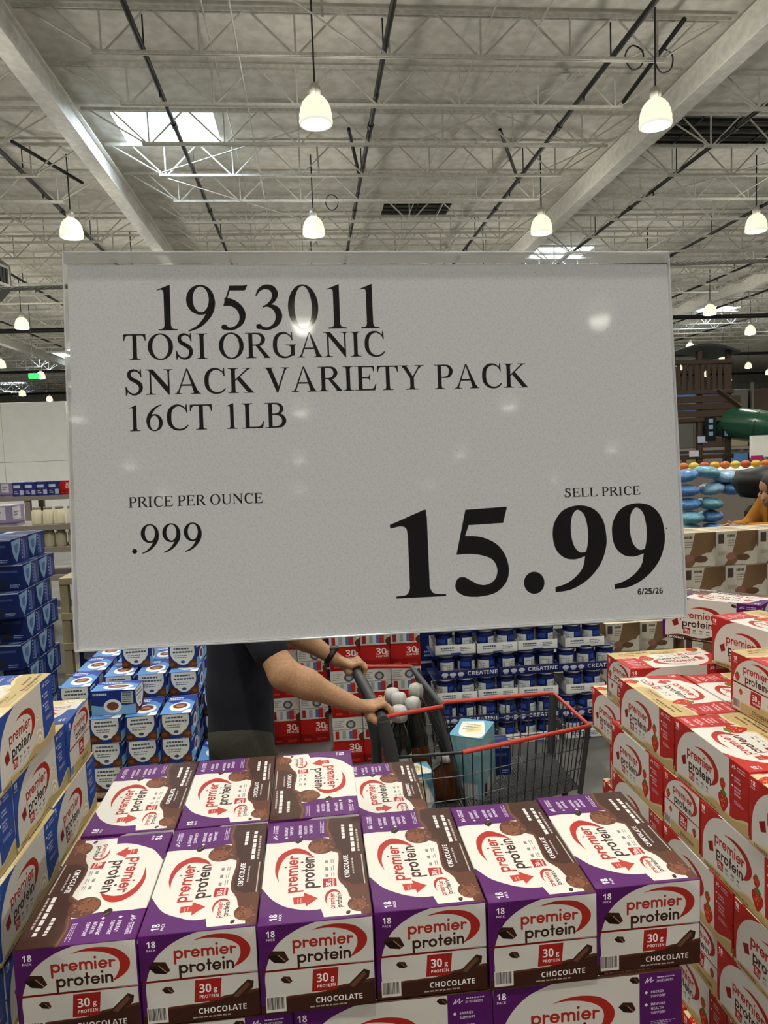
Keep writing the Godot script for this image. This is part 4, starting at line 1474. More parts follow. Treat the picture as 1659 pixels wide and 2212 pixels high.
func goods_print() -> ImageTexture:
	var cv := Canvas.new(Vector2(400, 400), 5.0, hue("b49a70"))
	var go := func(i: int) -> void: cv.t = Transform2D(0, Vector2((i % 4) * 100, (i / 4) * 100))
	# 0 red carton with 30g
	go.call(0)
	cv.rect(0, 0, 100, 100, hue("b3211c"))
	cv.poly(wave(0, 100, [60, 63, 64, 63, 60], 100), hue("8f1815"))
	words(cv, "30", 52, 40, 27, Color(0.95, 0.93, 0.9), true, 0.85)
	words(cv, "g", 83, 38, 15, Color(0.95, 0.93, 0.9))
	words(cv, "PROTEIN", 52, 52, 8, Color(0.95, 0.93, 0.9), true, 0.9)
	small_print(cv, 12, 80, 32, 1, 6, 8, hue("d8453c"))
	small_print(cv, 56, 80, 36, 2, 6, 3, hue("d8453c"))
	# 1 white carton with bottles
	go.call(1)
	cv.rect(0, 0, 100, 100, hue("cfccc6"))
	cv.oval(60, 30, 16, 18, hue("55565c"))
	cv.oval(60, 30, 9, 11, hue("a9a9ad"))
	cv.rect(0, 50, 100, 3, hue("8a8780"))
	for k in 4: cv.rect(8 + k * 23, 58, 12, 34, [hue("a62a26"), hue("9aa3ad"), hue("4f6f9e"), hue("b4b0a8")][k])
	cv.rect(64, 54, 16, 40, hue("b3302b"))
	small_print(cv, 6, 12, 34, 4, 8, 4, hue("8d8a86"))
	# 2 cocoa carton, shield front
	go.call(2)
	cv.rect(0, 0, 100, 100, hue("24397c"))
	cv.poly(smooth([[8, 0, 1], [92, 0, 1], [92, 42], [74, 76], [50, 88], [26, 76], [8, 42]]), hue("dfe2dc"))
	small_print(cv, 20, 12, 66, 1, 9, 7, hue("4a566e"))
	small_print(cv, 16, 27, 76, 1, 9, 7, hue("4a566e"))
	small_print(cv, 22, 44, 60, 2, 9, 4, hue("6b7484"))
	cv.oval(50, 74, 8, 6, hue("44506a"))
	cv.oval(8, 86, 24, 21, hue("5a3220"))
	cv.oval(92, 86, 24, 21, hue("613a26"))
	cv.oval(12, 84, 9, 8, hue("7c4e35"))
	cv.oval(88, 84, 9, 8, hue("7c4e35"))
	# 3 cocoa carton, top with a cup
	go.call(3)
	cv.rect(0, 0, 100, 100, hue("5f90cf"))
	cv.poly(wave(0, 100, [30, 45, 20, 38], 0), hue("2b459b"))
	cv.oval(55, 62, 34, 24, hue("e9ebee"))
	cv.oval(55, 58, 24, 14, hue("6a3c28"))
	cv.oval(55, 58, 14, 7, hue("a87a5c"))
	small_print(cv, 8, 10, 50, 2, 9, 5, hue("dfe6f2"))
	cv.poly(smooth([[70, 100, 1], [78, 84], [100, 80, 1], [100, 100, 1]]), hue("e3e8f0"))
	# 4 cocoa carton, long side
	go.call(4)
	cv.rect(0, 0, 100, 100, hue("1f3583"))
	cv.poly(wave(0, 100, [58, 64, 52, 62, 58], 100), hue("7fb2dc"))
	small_print(cv, 5, 10, 36, 1, 9, 9, Color(0.8, 0.84, 0.9))
	cv.oval(48, 64, 20, 28, hue("e6e9ee"))
	cv.oval(48, 64, 13, 17, hue("7a4630"))
	cv.rect(68, 6, 26, 48, hue("b9bfae"))
	for k in 5: cv.rect(70, 10 + k * 9, 20, 4, hue("445a8e"))
	# 5 navy carton front
	go.call(5)
	cv.rect(0, 0, 100, 100, hue("142458"))
	cv.poly(V([[10, 12], [34, 12], [34, 44], [22, 54], [10, 44]]), hue("aeb6c8"))
	cv.rect(40, 22, 46, 9, hue("39497f"))
	for k in 4: cv.rect(10 + (k % 2) * 28, 62 + (k / 2) * 16, 22, 12, hue("5878b4") if k % 2 == 0 else hue("23262e"))
	small_print(cv, 66, 78, 28, 2, 8, 4, hue("8f9cc0"))
	cv.rect(0, 0, 100, 5, hue("b9c1d2"))
	# 6 navy carton side with pale flakes
	go.call(6)
	cv.rect(0, 0, 100, 100, hue("182a63"))
	cv.poly(smooth([[6, 10, 1], [56, 4, 1], [48, 50], [30, 96, 1], [12, 60]]), hue("7d99b4"))
	cv.poly(smooth([[20, 30], [40, 24], [36, 56], [26, 60]]), hue("4c6a90"))
	cv.rect(68, 14, 12, 76, hue("56649a"))
	cv.rect(86, 30, 8, 50, hue("39487c"))
	for k in 6: cv.rect(60, 10 + k * 14, 5, 6, hue("8c9ac0"))
	# 7 brown carton front
	go.call(7)
	cv.rect(0, 0, 100, 100, hue("cfc8b8"))
	cv.poly(smooth([[52, 0, 1], [100, 0, 1], [100, 60, 1], [70, 64], [44, 100, 1], [20, 100, 1], [40, 60]]), hue("7f6448"))
	cv.poly(V([[88, 62], [100, 40], [100, 100], [70, 100]]), hue("d8d3c4"))
	cv.rect(6, 8, 14, 28, hue("4f453e"))
	small_print(cv, 27, 10, 26, 1, 8, 7, hue("5a5148"))
	small_print(cv, 28, 26, 26, 3, 7, 3.5, hue("8b8276"))
	cv.oval(36, 74, 12, 11, hue("9a6a60"))
	cv.oval(66, 78, 16, 10, hue("6a4e3a"))
	cv.rect(6, 58, 22, 12, hue("b7b0a0"))
	# 8 brown carton top
	go.call(8)
	cv.rect(0, 0, 100, 100, hue("d6cbb2"))
	for k in 3: cv.poly(smooth([[4, 20 + k * 28], [40, 12 + k * 28], [96, 24 + k * 28], [60, 32 + k * 28]]), hue("8d7656"))
	# 9 navy tray
	go.call(9)
	cv.rect(0, 0, 100, 100, hue("131c52"))
	for k in 3:
		cv.oval(12 + k * 13, 52, 5.5, 24, hue("b9bdd0"))
		cv.rect(9 + k * 13, 72, 6, 18, hue("8d93b2"))
	words(cv, "CREATINE", 48, 72, 46, hue("c9ccdc"), true, 0.165)
	# 10 white tray
	go.call(10)
	cv.rect(0, 0, 100, 100, hue("d4d6d6"))
	small_print(cv, 14, 26, 36, 1, 16, 16, hue("4a5264"))
	small_print(cv, 14, 52, 36, 1, 16, 10, hue("6b7282"))
	small_print(cv, 62, 28, 30, 3, 16, 8, hue("5b6272"))
	cv.poly(V([[40, 84], [62, 84], [66, 100], [36, 100]]), hue("27407c"))
	# 11 lilac box
	go.call(11)
	cv.rect(0, 0, 100, 100, hue("8f86a6"))
	cv.rect(4, 6, 66, 62, hue("c9c6cf"))
	small_print(cv, 14, 28, 44, 2, 14, 8, hue("6f6880"))
	cv.rect(0, 82, 100, 8, hue("5d5672"))
	# 12 pale blue carton side
	go.call(12)
	cv.rect(0, 0, 100, 100, hue("6b939d"))
	cv.poly(wave(0, 100, [30, 22, 26, 30], 0), hue("7da8b1"))
	cv.rect(34, 74, 50, 24, hue("9aa0a4"))
	for k in 6: cv.rect(38 + k * 8, 76, 4, 20, hue("b9bfc2"))
	cv.poly(V([[12, 78], [30, 78], [30, 98], [12, 98]]), hue("41262a"))
	# 13 pale blue carton top
	go.call(13)
	cv.rect(0, 0, 100, 100, hue("63a0bd"))
	cv.poly(smooth([[10, 20, 1], [70, 6, 1], [96, 70], [90, 96, 1], [30, 90]]), hue("e6e6dc"))
	cv.poly(V([[30, 40], [70, 26], [80, 60], [44, 76]]), hue("d9cf9a"))
	small_print(cv, 26, 28, 44, 3, 14, 4, hue("8a8f92"))
	# 14 mixed shelf boxes
	go.call(14)
	cv.rect(0, 0, 100, 100, hue("2e3a7a"))
	cv.rect(6, 20, 60, 20, hue("c9cfe2"))
	cv.rect(60, 55, 34, 34, hue("b7bcd6"))
	small_print(cv, 10, 60, 40, 2, 14, 8, hue("c6c8dc"))
	# 15 plain board
	cv.t = Transform2D()
	return ImageTexture.create_from_image(cv.finish())

func gbox(size: Vector3, front: int, side: int, top: int, flip := false) -> Array:
	# body and lid of a printed box standing on y = 0
	var w := size.x / 2 - 0.0008
	var d := size.z / 2 - 0.0008
	var h := size.y - 0.0015
	var flat := func(_u: float, _v: float) -> float: return 0.0
	var st := begin()
	for s in [1.0, -1.0]:
		sheet(st, Vector3(-w * s, h - 0.002, d * s), Vector3(2 * w * s, 0, 0), Vector3(0, 0.002 - h, 0), cell(front), 1, 1, flat)
		sheet(st, Vector3(w * s, h - 0.002, d * s), Vector3(0, 0, -2 * d * s), Vector3(0, 0.002 - h, 0), cell(side), 1, 1, flat)
	var k := cell(15)
	quad(st, Vector3(-w, 0, -d), Vector3(w, 0, -d), Vector3(w, 0, d), Vector3(-w, 0, d), [k.position, k.position, k.end, k.end])
	var body := done(st)
	var lt := begin()
	sheet(lt, Vector3(-w, h, -d), Vector3(2 * w, 0, 0), Vector3(0, 0, 2 * d), cell(top), 1, 1, flat)
	var e := Vector3(0, -0.004, 0)
	var q := cell(top)
	var c := [Vector3(-w, h, d), Vector3(w, h, d), Vector3(w, h, -d), Vector3(-w, h, -d)]
	for i in 4:
		var a: Vector3 = c[i]
		var b: Vector3 = c[(i + 1) % 4]
		quad(lt, a, b, b + e, a + e, [q.position, q.position + Vector2(0.02, 0), q.position + Vector2(0.02, 0.02), q.position + Vector2(0, 0.02)])
	return [body, done(lt)]

var gproto := {}
func goods(called: String, key: String, size: Vector3, cells: Array, at: Vector3, turn: float, label: String, category: String, group: String) -> Node3D:
	if not gproto.has(key): gproto[key] = gbox(size, cells[0], cells[1], cells[2])
	var o := thing(called, label, category, at, turn, group)
	part(o, "body", gproto[key][0], M.goods)
	part(o, "lid", gproto[key][1], M.goods)
	return o

func tray_mesh(w: float, d: float, front_h: float, c: int) -> Array:
	var base := begin()
	bx(base, Vector3(-w / 2, 0, -d / 2), Vector3(w / 2, 0.003, d / 2))
	for s in [-1.0, 1.0]: bx(base, Vector3(s * (w / 2 - 0.0015) - 0.0015, 0.003, -d / 2), Vector3(s * (w / 2 - 0.0015) + 0.0015, front_h, d / 2 - 0.003))
	bx(base, Vector3(-w / 2 + 0.003, 0.003, -d / 2), Vector3(w / 2 - 0.003, front_h, -d / 2 + 0.003))
	var f := begin()
	var flat := func(_u: float, _v: float) -> float: return 0.0
	sheet(f, Vector3(-w / 2, front_h, d / 2), Vector3(w, 0, 0), Vector3(0, -front_h, 0), cell(c), 1, 1, flat)
	sheet(f, Vector3(w / 2, front_h, d / 2 - 0.003), Vector3(-w, 0, 0), Vector3(0, -front_h, 0), cell(15), 1, 1, flat)
	sheet(f, Vector3(-w / 2, front_h, d / 2 - 0.003), Vector3(w, 0, 0), Vector3(0, 0, 0.003), cell(15), 1, 1, flat)
	return [done(base), done(f)]

func tub_print() -> ImageTexture:
	var cv := Canvas.new(Vector2(360, 120), 3.0, hue("172560"))
	for k in 2:
		var x := k * 180.0
		cv.rect(x + 8, 18, 96, 92, hue("c9d0d2"))
		cv.rect(x + 18, 30, 40, 60, hue("8fa3b4"))
		cv.rect(x + 22, 34, 32, 52, hue("d5dadb"))
		small_print(cv, x + 62, 30, 16, 8, 9, 4, hue("6c7688"))
		small_print(cv, x + 112, 50, 62, 1, 10, 11, hue("b2b8ca"))
		cv.rect(x + 112, 20, 60, 20, hue("2d4ba0"))
		small_print(cv, x + 112, 74, 60, 3, 10, 4, hue("8895c0"))
	return ImageTexture.create_from_image(cv.finish())

func build_back_rows() -> void:
	M.goods = board(goods_print(), 0.5)
	M.tub = board(tub_print(), 0.35)
	M.tub.texture_repeat = true
	M.goods_plain_white = plain(hue("c9cbcb"), 0.6)
	M.lid = plain(hue("1d2a63"), 0.4)
	M.lid_rim = plain(hue("c5cad6"), 0.4)
	# ---- tubs of powder in trays
	var body := lathe_mesh([Vector2(0.001, 0.0), Vector2(0.052, 0.0), Vector2(0.0565, 0.006), Vector2(0.0565, 0.108), Vector2(0.053, 0.117), Vector2(0.05, 0.119)], 24)
	var lid := lathe_mesh([Vector2(0.05, 0.117), Vector2(0.0575, 0.118), Vector2(0.0575, 0.138), Vector2(0.055, 0.142), Vector2(0.001, 0.142)], 24)
	var rim := lathe_mesh([Vector2(0.0576, 0.130), Vector2(0.0586, 0.132), Vector2(0.0586, 0.137), Vector2(0.0576, 0.139)], 24)
	var pitch := 0.15
	var white := tray_mesh(0.256, 0.256, 0.062, 10)
	var navy := tray_mesh(0.384, 0.256, 0.052, 9)
	for layer in 7:
		var y := pitch * layer
		var is_white := layer % 2 == 0
		var n := 4 if is_white else 3
		for t in n:
			var w := 0.256 if is_white else 0.384
			var x0 := [0.725, 0.99, 1.25, 1.555][t] if is_white else [0.735, 1.125, 1.512][t] as float
			var tr := thing("white_tub_tray" if is_white else "navy_tub_tray", "%s tray of tubs, %s from left, %s layer up" % ["white card" if is_white else "navy printed card", nth(t), nth(layer)], "tray", Vector3(x0 + w / 2, y, -4.45 - 0.128 - rng.randf_range(0, 0.02)), rng.randf_range(-0.01, 0.01), "trays of powder tubs")
			part(tr, "base", (white if is_white else navy)[0], M.goods_plain_white if is_white else M.lid)
			part(tr, "front_lip", (white if is_white else navy)[1], M.goods)
			var c := 2 if is_white else 3
			for i in c:
				for row in 2:
					if row == 1 and layer < 6: continue
					var tub := thing("powder_tub", "navy powder tub, %s in the %s tray, %s layer up%s" % [nth(i), nth(t), nth(layer), ", back row" if row else ""], "tub", Vector3(x0 + 0.064 + i * 0.128, y + 0.004, tr.position.z + 0.062 - row * 0.122), rng.randf_range(0, TAU), "navy powder tubs")
					part(tub, "jar", body, M.tub)
					part(tub, "lid", lid, M.lid)
					part(tub, "lid_rim", rim, M.lid_rim)
			# cards between the layers carry the next trays
	for layer in range(1, 7):
		var card := part(self, numbered("layer_card"), box_mesh(Vector3(1.16, 0.0032, 0.25)), M.lid, Vector3(1.28, pitch * layer - 0.0036, -4.585))
		tag(card, "thin dark layer card under the %s layer of tubs" % nth(layer), "card", "cards between tub layers")
	# ---- red and white cartons behind the shopper
	for a in 6:
		for i in 2:
			var is_red := a % 2 == 0
			goods("red_protein_carton" if is_red else "white_bottle_carton", "pa%d" % int(is_red), Vector3(0.187, 0.156, 0.26), [0, 0, 0] if is_red else [1, 1, 1], Vector3(-0.235 + i * 0.189, a * 0.157, -4.72 - 0.13), 0, "%s carton of the left pair, %s from left, %s up" % ["red 30g protein" if is_red else "white bottle-print", nth(i), nth(a)], "carton", "red and white cartons behind the shopper")
	for a in 7:
		for i in 3:
			var is_red := a % 2 == 0
			goods("red_protein_carton" if is_red else "white_bottle_carton", "pb%d" % int(is_red), Vector3(0.182, 0.144, 0.26), [0, 0, 0] if is_red else [1, 1, 1], Vector3(0.155 + i * 0.184, a * 0.145, -4.35 - 0.13), 0, "%s carton of the right trio, %s from left, %s up" % ["red 30g protein" if is_red else "white bottle-print", nth(i), nth(a)], "carton", "red and white cartons behind the shopper")
	# dark stock standing behind the two front rows
	for k in 3:
		for i in 6:
			goods("stock_carton", "stock", Vector3(0.38, 0.34, 0.4), [5, 5, 5], Vector3(-0.45 + i * 0.385, k * 0.341, -5.45), 0, "dark navy stock carton behind the tubs, %s from left, %s up" % [nth(i), nth(k)], "carton", "dark stock cartons")
	# ---- cocoa cartons on the left, in steps
	var cs := Vector3(0.165, 0.136, 0.30)
	for col in 4:
		for row in 3:
			var layers: int = [3, 4, 4][row]
			if col == 3: layers -= 1 + (1 if row == 0 else 0)
			for k in layers:
				goods("cocoa_carton", "cocoa", cs, [2, 4, 3], Vector3(-1.165 + col * 0.186, 0.1 + k * 0.137, -4.0 - 0.15 - row * 0.315), rng.randf_range(-0.03, 0.03), "blue cocoa carton, %s column, %s row back, %s layer up" % [nth(col), nth(row), nth(k)], "carton", "blue cocoa cartons")
	for i in 3:
		var x: float = [-1.36, -1.36, -1.36][i]
		for k in 4: goods("cocoa_carton", "cocoa", cs, [2, 4, 3], Vector3(x, 0.1 + k * 0.137, -4.3 - i * 0.315), 0.02, "blue cocoa carton at the far left of its stack, %s row back, %s layer up" % [nth(i), nth(k)], "carton", "blue cocoa cartons")
	goods("cocoa_carton", "cocoa_long", Vector3(0.24, 0.136, 0.165), [4, 2, 3], Vector3(-1.12, 0.1 + 3 * 0.137, -4.13), -0.05, "blue cocoa carton lying sideways with a cup picture on top of its stack", "carton", "blue cocoa cartons")
	goods("cocoa_carton", "cocoa", cs, [2, 4, 3], Vector3(-1.10, 0.1 + 4 * 0.137, -4.62), 0.05, "single blue cocoa carton on the top tier at the left", "carton", "blue cocoa cartons")
	goods("cocoa_carton", "cocoa", cs, [2, 4, 3], Vector3(-0.80, 0.1 + 4 * 0.137, -4.55), -0.04, "single blue cocoa carton on the top tier beside the shopper's back", "carton", "blue cocoa cartons")
	pallet(Vector3(-1.0, 0, -4.5), 1.05, 1.1, 0.1, "wooden pallet under the blue cocoa cartons")
	# ---- navy cartons, tall stack at the left edge
	var ns := Vector3(0.24, 0.158, 0.28)
	for k in 9:
		var near := -4.62 - 0.10 * (k % 2) - (0.08 if k == 8 else 0.0)
		for i in 2:
			for j in 2:
				if k == 8 and (i == 1 or j == 0 and false): continue
				goods("navy_bar_carton", "navy", ns, [5, 6, 5], Vector3(-1.80 - 0.12 - i * 0.245 - (0.05 if k == 8 else 0.0), k * 0.159, near - 0.14 - j * 0.285), rng.randf_range(-0.03, 0.03), "navy bar carton, %s from the right, %s row back, %s layer up" % [nth(i), nth(j), nth(k)], "carton", "navy bar cartons")
	# ---- brown cartons at the right, in two heights
	var bs := Vector3(0.30, 0.238, 0.26)
	for k in 5:
		for i in 4:
			goods("brown_cream_carton", "brown", bs, [7, 7, 8], Vector3(2.60 + i * 0.305 + (0.07 if k % 2 else 0.0), k * 0.24 + 0.05, -4.8 - 0.13), rng.randf_range(-0.02, 0.02), "brown cream carton of the tall stack, %s from left, %s layer up" % [nth(i), nth(k)], "carton", "brown cream cartons")
	for k in 3:
		for i in 2:
			goods("brown_cream_carton", "brown_small", Vector3(0.24, 0.198, 0.26), [7, 7, 8], Vector3(2.08 + i * 0.245, k * 0.2 + 0.05, -4.8 - 0.13), 0.01, "small brown cream carton beside the tubs, %s from left, %s layer up" % [nth(i), nth(k)], "carton", "brown cream cartons")
	pallet(Vector3(2.75, 0, -5.05), 1.6, 0.8, 0.05, "wooden pallet under the brown cream cartons")

# ==================================================================== far things
func shelf_unit(label: String, at: Vector3, w: float, d: float, heights: Array, mat: Material, posts: int) -> Node3D:
	var o := thing("shelf_rack", label, "rack", at, 0, "racks in the background")
	var top: float = heights[-1]
	for i in posts:
		for s in [0.0, 1.0]:
			part(o, "post", box_mesh(Vector3(0.06, top - 0.001, 0.06)), mat, Vector3(lerpf(0.03, w - 0.03, float(i) / (posts - 1)), 0, -0.03 - s * (d - 0.06)))
	for h in heights:
		var b := begin()
		bx(b, Vector3(0, h - 0.05, -d), Vector3(w, h, 0.01))
		part(o, "shelf_board", done(b), mat)
	return o

func build_far() -> void:
	M.tan = plain(hue("9a8f70"), 0.6)
	M.taupe = plain(hue("8a8078"), 0.6)
	M.cream_jar = plain(hue("d9d3b8"), 0.35)
	M.plum = plain(hue("4f4a66"), 0.6)
	M.timber = mottled(hue("3a2c22"), hue("4d3b2e"), 0.04, 2.0, 0.7, 21)
	M.canopy = plain(hue("2a2f33"), 0.6)
	M.slide = plain(hue("23513c"), 0.25)
	M.bag_blue = mottled(hue("3a66b4"), hue("7fb0cc"), 0.05, 2.5, 0.3, 22)
	M.bag_teal = mottled(hue("4f93ad"), hue("9cc4cf"), 0.05, 2.5, 0.3, 23)
	M.bag_pale = mottled(hue("5f8fc0"), hue("b9d2d6"), 0.05, 2.5, 0.3, 24)
	# rack behind the cocoa cartons, filled with dark boxes
	shelf_unit("tan wooden rack with dark boxes behind the blue cocoa cartons", Vector3(-2.0, 0, -5.95), 1.5, 0.6, [0.21, 0.46, 0.70, 0.98], M.tan, 4)
	for k in 4:
		for i in 3:
			goods("dark_shelf_box", "shelfdark", Vector3(0.36, 0.17, 0.4), [5, 5, 5], Vector3(-1.74 + i * 0.48, [0.0, 0.21, 0.46, 0.70][k], -6.25), 0, "dark navy box on the tan rack, %s from left, %s shelf up" % [nth(i), nth(k)], "box", "dark boxes on the tan rack")
	# rack of jars further back at the left edge
	shelf_unit("grey brown rack of jars and lilac boxes at the left edge", Vector3(-3.7, 0, -7.45), 2.2, 0.6, [0.45, 0.78, 1.06, 1.28], M.taupe, 4)
	var jar := lathe_mesh([Vector2(0.001, 0), Vector2(0.048, 0.0), Vector2(0.05, 0.01), Vector2(0.05, 0.13), Vector2(0.036, 0.15), Vector2(0.036, 0.155)], 14)
	var jlid := lathe_mesh([Vector2(0.037, 0.15), Vector2(0.04, 0.152), Vector2(0.04, 0.172), Vector2(0.001, 0.175)], 14)
	for k in 2:
		for i in 8:
			var o := thing("cream_jar", "cream coloured jar on the jar rack, %s from left, %s shelf" % [nth(i), ["upper", "lower"][k]], "jar", Vector3(-2.70 + i * 0.108 + 0.01 * (i / 3), [1.28, 1.06][k], -7.55), 0, "cream jars on the rack")
			part(o, "jar_body", jar, M.cream_jar)
			part(o, "jar_lid", jlid, M.taupe)
	for i in 4:
		goods("lilac_box", "lilac", Vector3(0.22, 0.2, 0.3), [11, 11, 11], Vector3(-3.56 + (i % 2) * 0.24 + (0.24 if i > 1 else 0.0) * 0.0 + 0.22 * (i % 2) * 0.0, [1.28, 1.28, 1.06, 1.06][i], -7.65), 0, "lilac box at the left end of the jar rack, %s, %s shelf" % [["left", "right"][i % 2], ["upper", "lower"][i / 2]], "box", "lilac boxes")
	for i in 2:
		goods("lilac_box", "lilac", Vector3(0.22, 0.2, 0.3), [11, 11, 11], Vector3(-3.02, [1.28, 1.06][i], -7.65), 0, "lilac box next to the cream jars, %s shelf" % ["upper", "lower"][i], "box", "lilac boxes")
	shelf_unit("grey rack with a row of blue and red boxes below the white wall", Vector3(-4.6, 0, -8.95), 2.6, 0.5, [0.6, 1.5], M.taupe, 3)
	for i in 7:
		var b := goods("small_shelf_box", "shelfblue%d%d" % [int(i == 6), int(i < 2)], Vector3(0.125, 0.165, 0.2), [0, 0, 0] if i == 6 else ([11, 11, 11] if i < 2 else [14, 14, 14]), Vector3(-3.66 + i * 0.132, 1.5, -9.08), 0, "small %s box in the row below the white wall, %s from left" % ["red" if i == 6 else "blue", nth(i)], "box", "small boxes below the white wall")
	# white clad cooler block
	var co := thing("cooler_wall", "big white panelled cooler wall far back at the left edge", "wall panel", Vector3(-14.0, 0, -26.0))
	for i in 4:
		for k in 2:
			var b := begin()
			bx(b, Vector3(i * 1.79, 0.0 if k == 0 else 1.90, 0), Vector3(i * 1.79 + 1.782, 1.892 if k == 0 else 3.58, 4.0), 0.004)
			part(co, "panel", done(b), M.cooler)
	# small lit sign and posts beside it
	var ex := thing("exit_sign", "small green glowing exit sign hung over the white cooler wall", "sign", Vector3(-9.75, 4.86, -28.0))
	part(ex, "sign_box", box_mesh(Vector3(0.34, 0.2, 0.1), 0.01), glow(Color(0.15, 0.75, 0.3), 1.0))
	part(ex, "hanger", tube_mesh([Vector3(0, 0.2, 0), Vector3(0, 2.64, 0)], 0.012, 5), M.rod)
	# wooden playhouse tower with a green slide
	var ph := thing("play_tower", "dark brown wooden play tower with railings and canopy behind the sign's right edge", "playset", Vector3(7.9, 0, -14.4))
	for x in [-0.95, 0.0, 0.62]:
		for z in [0.0, -1.1]: part(ph, "post", box_mesh(Vector3(0.1, 3.62 if x > -0.5 else 3.45, 0.1), 0.008), M.timber, Vector3(x, 0, z))
	for h in [1.45, 2.2]:
		var b := begin()
		bx(b, Vector3(-1.0, h, -1.2), Vector3(0.72, h + 0.09, 0.06), 0.01)
		part(ph, "deck", done(b), M.timber)
	for i in 9:
		part(ph, "baluster", box_mesh(Vector3(0.07, 0.56, 0.025)), M.timber, Vector3(-0.46 + i * 0.125, 2.82, 0.05))
		if i < 5: part(ph, "baluster", box_mesh(Vector3(0.07, 0.5, 0.025)), M.timber, Vector3(-0.98 + i * 0.11, 2.82, 0.05))
	for h in [2.76, 3.36]:
		var b := begin()
		bx(b, Vector3(-1.02, h, 0.02), Vector3(0.70, h + 0.08, 0.08), 0.006)
		part(ph, "rail", done(b), M.timber)
	for s in [-1.0, 1.0]: part(ph, "brace", tube_mesh([Vector3(s * 0.45 - 0.1, 2.84, 0.06), Vector3(s * 0.95 - 0.1 + (0.0 if s > 0 else -0.1), 2.48, 0.06)], 0.06, 4), M.timber)
	for k in 3:
		var b := begin()
		bx(b, Vector3(-1.05, 2.3 + k * 0.145, 0.03), Vector3(0.85, 2.3 + k * 0.145 + 0.13, 0.07), 0.006)
		part(ph, "plank", done(b), M.timber)
	var can := begin()
	var arch := []
	for i in 9: arch.append(Vector2(lerpf(-0.62, 0.80, i / 8.0), 3.60 + 0.16 * sin(PI * i / 8.0)))
	for i in 8:
		quad(can, Vector3(arch[i].x, arch[i].y, -1.2), Vector3(arch[i + 1].x, arch[i + 1].y, -1.2), Vector3(arch[i + 1].x, arch[i + 1].y, 0.15), Vector3(arch[i].x, arch[i].y, 0.15), [], 1)
		quad(can, Vector3(arch[i].x, arch[i].y - 0.05, 0.15), Vector3(arch[i].x, arch[i].y, 0.15), Vector3(arch[i + 1].x, arch[i + 1].y, 0.15), Vector3(arch[i + 1].x, arch[i + 1].y - 0.05, 0.15))
		quad(can, Vector3(arch[i].x, arch[i].y - 0.05, 0.15), Vector3(arch[i + 1].x, arch[i + 1].y - 0.05, 0.15), Vector3(arch[i + 1].x, arch[i + 1].y - 0.05, -1.2), Vector3(arch[i].x, arch[i].y - 0.05, -1.2), [], 1)
	part(ph, "canopy", done(can), M.canopy)
	var wn := Node3D.new()
	wn.name = "window_panel"
	ph.add_child(wn)
	part(wn, "panel", box_mesh(Vector3(0.34, 0.42, 0.03)), M.black, Vector3(0.62, 1.86, 0.07))
	for i in 9: part(wn, "pane", box_mesh(Vector3(0.07, 0.1, 0.012)), M.bag_pale, Vector3(0.53 + (i % 3) * 0.09, 1.9 + (i / 3) * 0.125, 0.09))
	part(wn, "panel", box_mesh(Vector3(0.22, 0.5, 0.03)), M.black, Vector3(0.2, 1.8, 0.07))
	for i in 3: part(wn, "pane", box_mesh(Vector3(0.09, 0.08, 0.012)), M.bag_pale, Vector3(0.2, 1.92 + i * 0.13, 0.09))
	for i in 6: part(ph, "board", box_mesh(Vector3(0.09, 1.2, 0.03)), M.timber, Vector3(-0.95 + i * 0.12, 0.3, 0.05))
	var sl := thing("spiral_slide", "glossy dark green tube slide curling down beside the play tower", "slide", Vector3(9.2, 0, -13.6))
	var sp := []
	var sr := []
	var cu := Curve3D.new()
	var way := [Vector3(-0.85, 2.25, -1.3), Vector3(-0.3, 2.08, -0.5), Vector3(0.25, 1.9, -0.05), Vector3(0.2, 1.68, 0.42), Vector3(-0.28, 1.46, 0.5), Vector3(-0.52, 1.2, 0.12), Vector3(-0.25, 0.95, -0.2), Vector3(0.2, 0.72, 0.0), Vector3(0.3, 0.45, 0.5)]
	for i in way.size():
		var tn: Vector3 = (way[mini(i + 1, 8)] - way[maxi(i - 1, 0)]) / 6.0
		cu.add_point(way[i], -tn, tn)
	for i in 41:
		sp.append(cu.sample_baked(cu.get_baked_length() * i / 40.0, true))
		sr.append(0.33)
	part(sl, "tube", tube_mesh(sp, sr, 18), M.slide)
	for i in [8, 16, 24, 32]: part(sl, "joint_ring", tube_mesh([sp[i], sp[i] + (sp[i + 1] - sp[i]).normalized() * 0.05], 0.348, 18), M.slide)
	part(sl, "support", tube_mesh([Vector3(0.1, 0, -0.4), Vector3(0.1, 1.4, -0.4)], 0.05, 8), M.slide)
	# heap of bagged goods
	var bag := begin()
	var prof := []
	for i in 11:
		var t := PI * i / 10.0
		prof.append(Vector2(sin(t), -cos(t)))
	lathe(bag, prof, 16)
	var bag_mesh := done(bag)
	var places := [[4.02, 1.49, 0.22, 0], [4.25, 1.52, -0.2, 1], [4.45, 1.46, 0.1, 2], [4.03, 1.33, 0.0, 0], [4.30, 1.34, 0.2, 2], [4.5, 1.33, -0.1, 0], [4.05, 1.18, 0.1, 0], [4.28, 1.18, -0.1, 1], [4.05, 1.04, 0.0, 1], [4.30, 1.04, 0.1, 0], [4.06, 0.9, 0.0, 1], [4.3, 0.9, 0.0, 0]]
	var cr := thing("bag_bin", "grey metal bin under the heap of blue bags", "bin", Vector3(4.24, 0, -7.7))
	for s in [-1.0, 1.0]: part(cr, "side", box_mesh(Vector3(0.03, 0.82, 0.5)), M.grey, Vector3(s * 0.36, 0, 0))
	part(cr, "front", box_mesh(Vector3(0.72, 0.8, 0.03)), M.grey, Vector3(0, 0, 0.25))
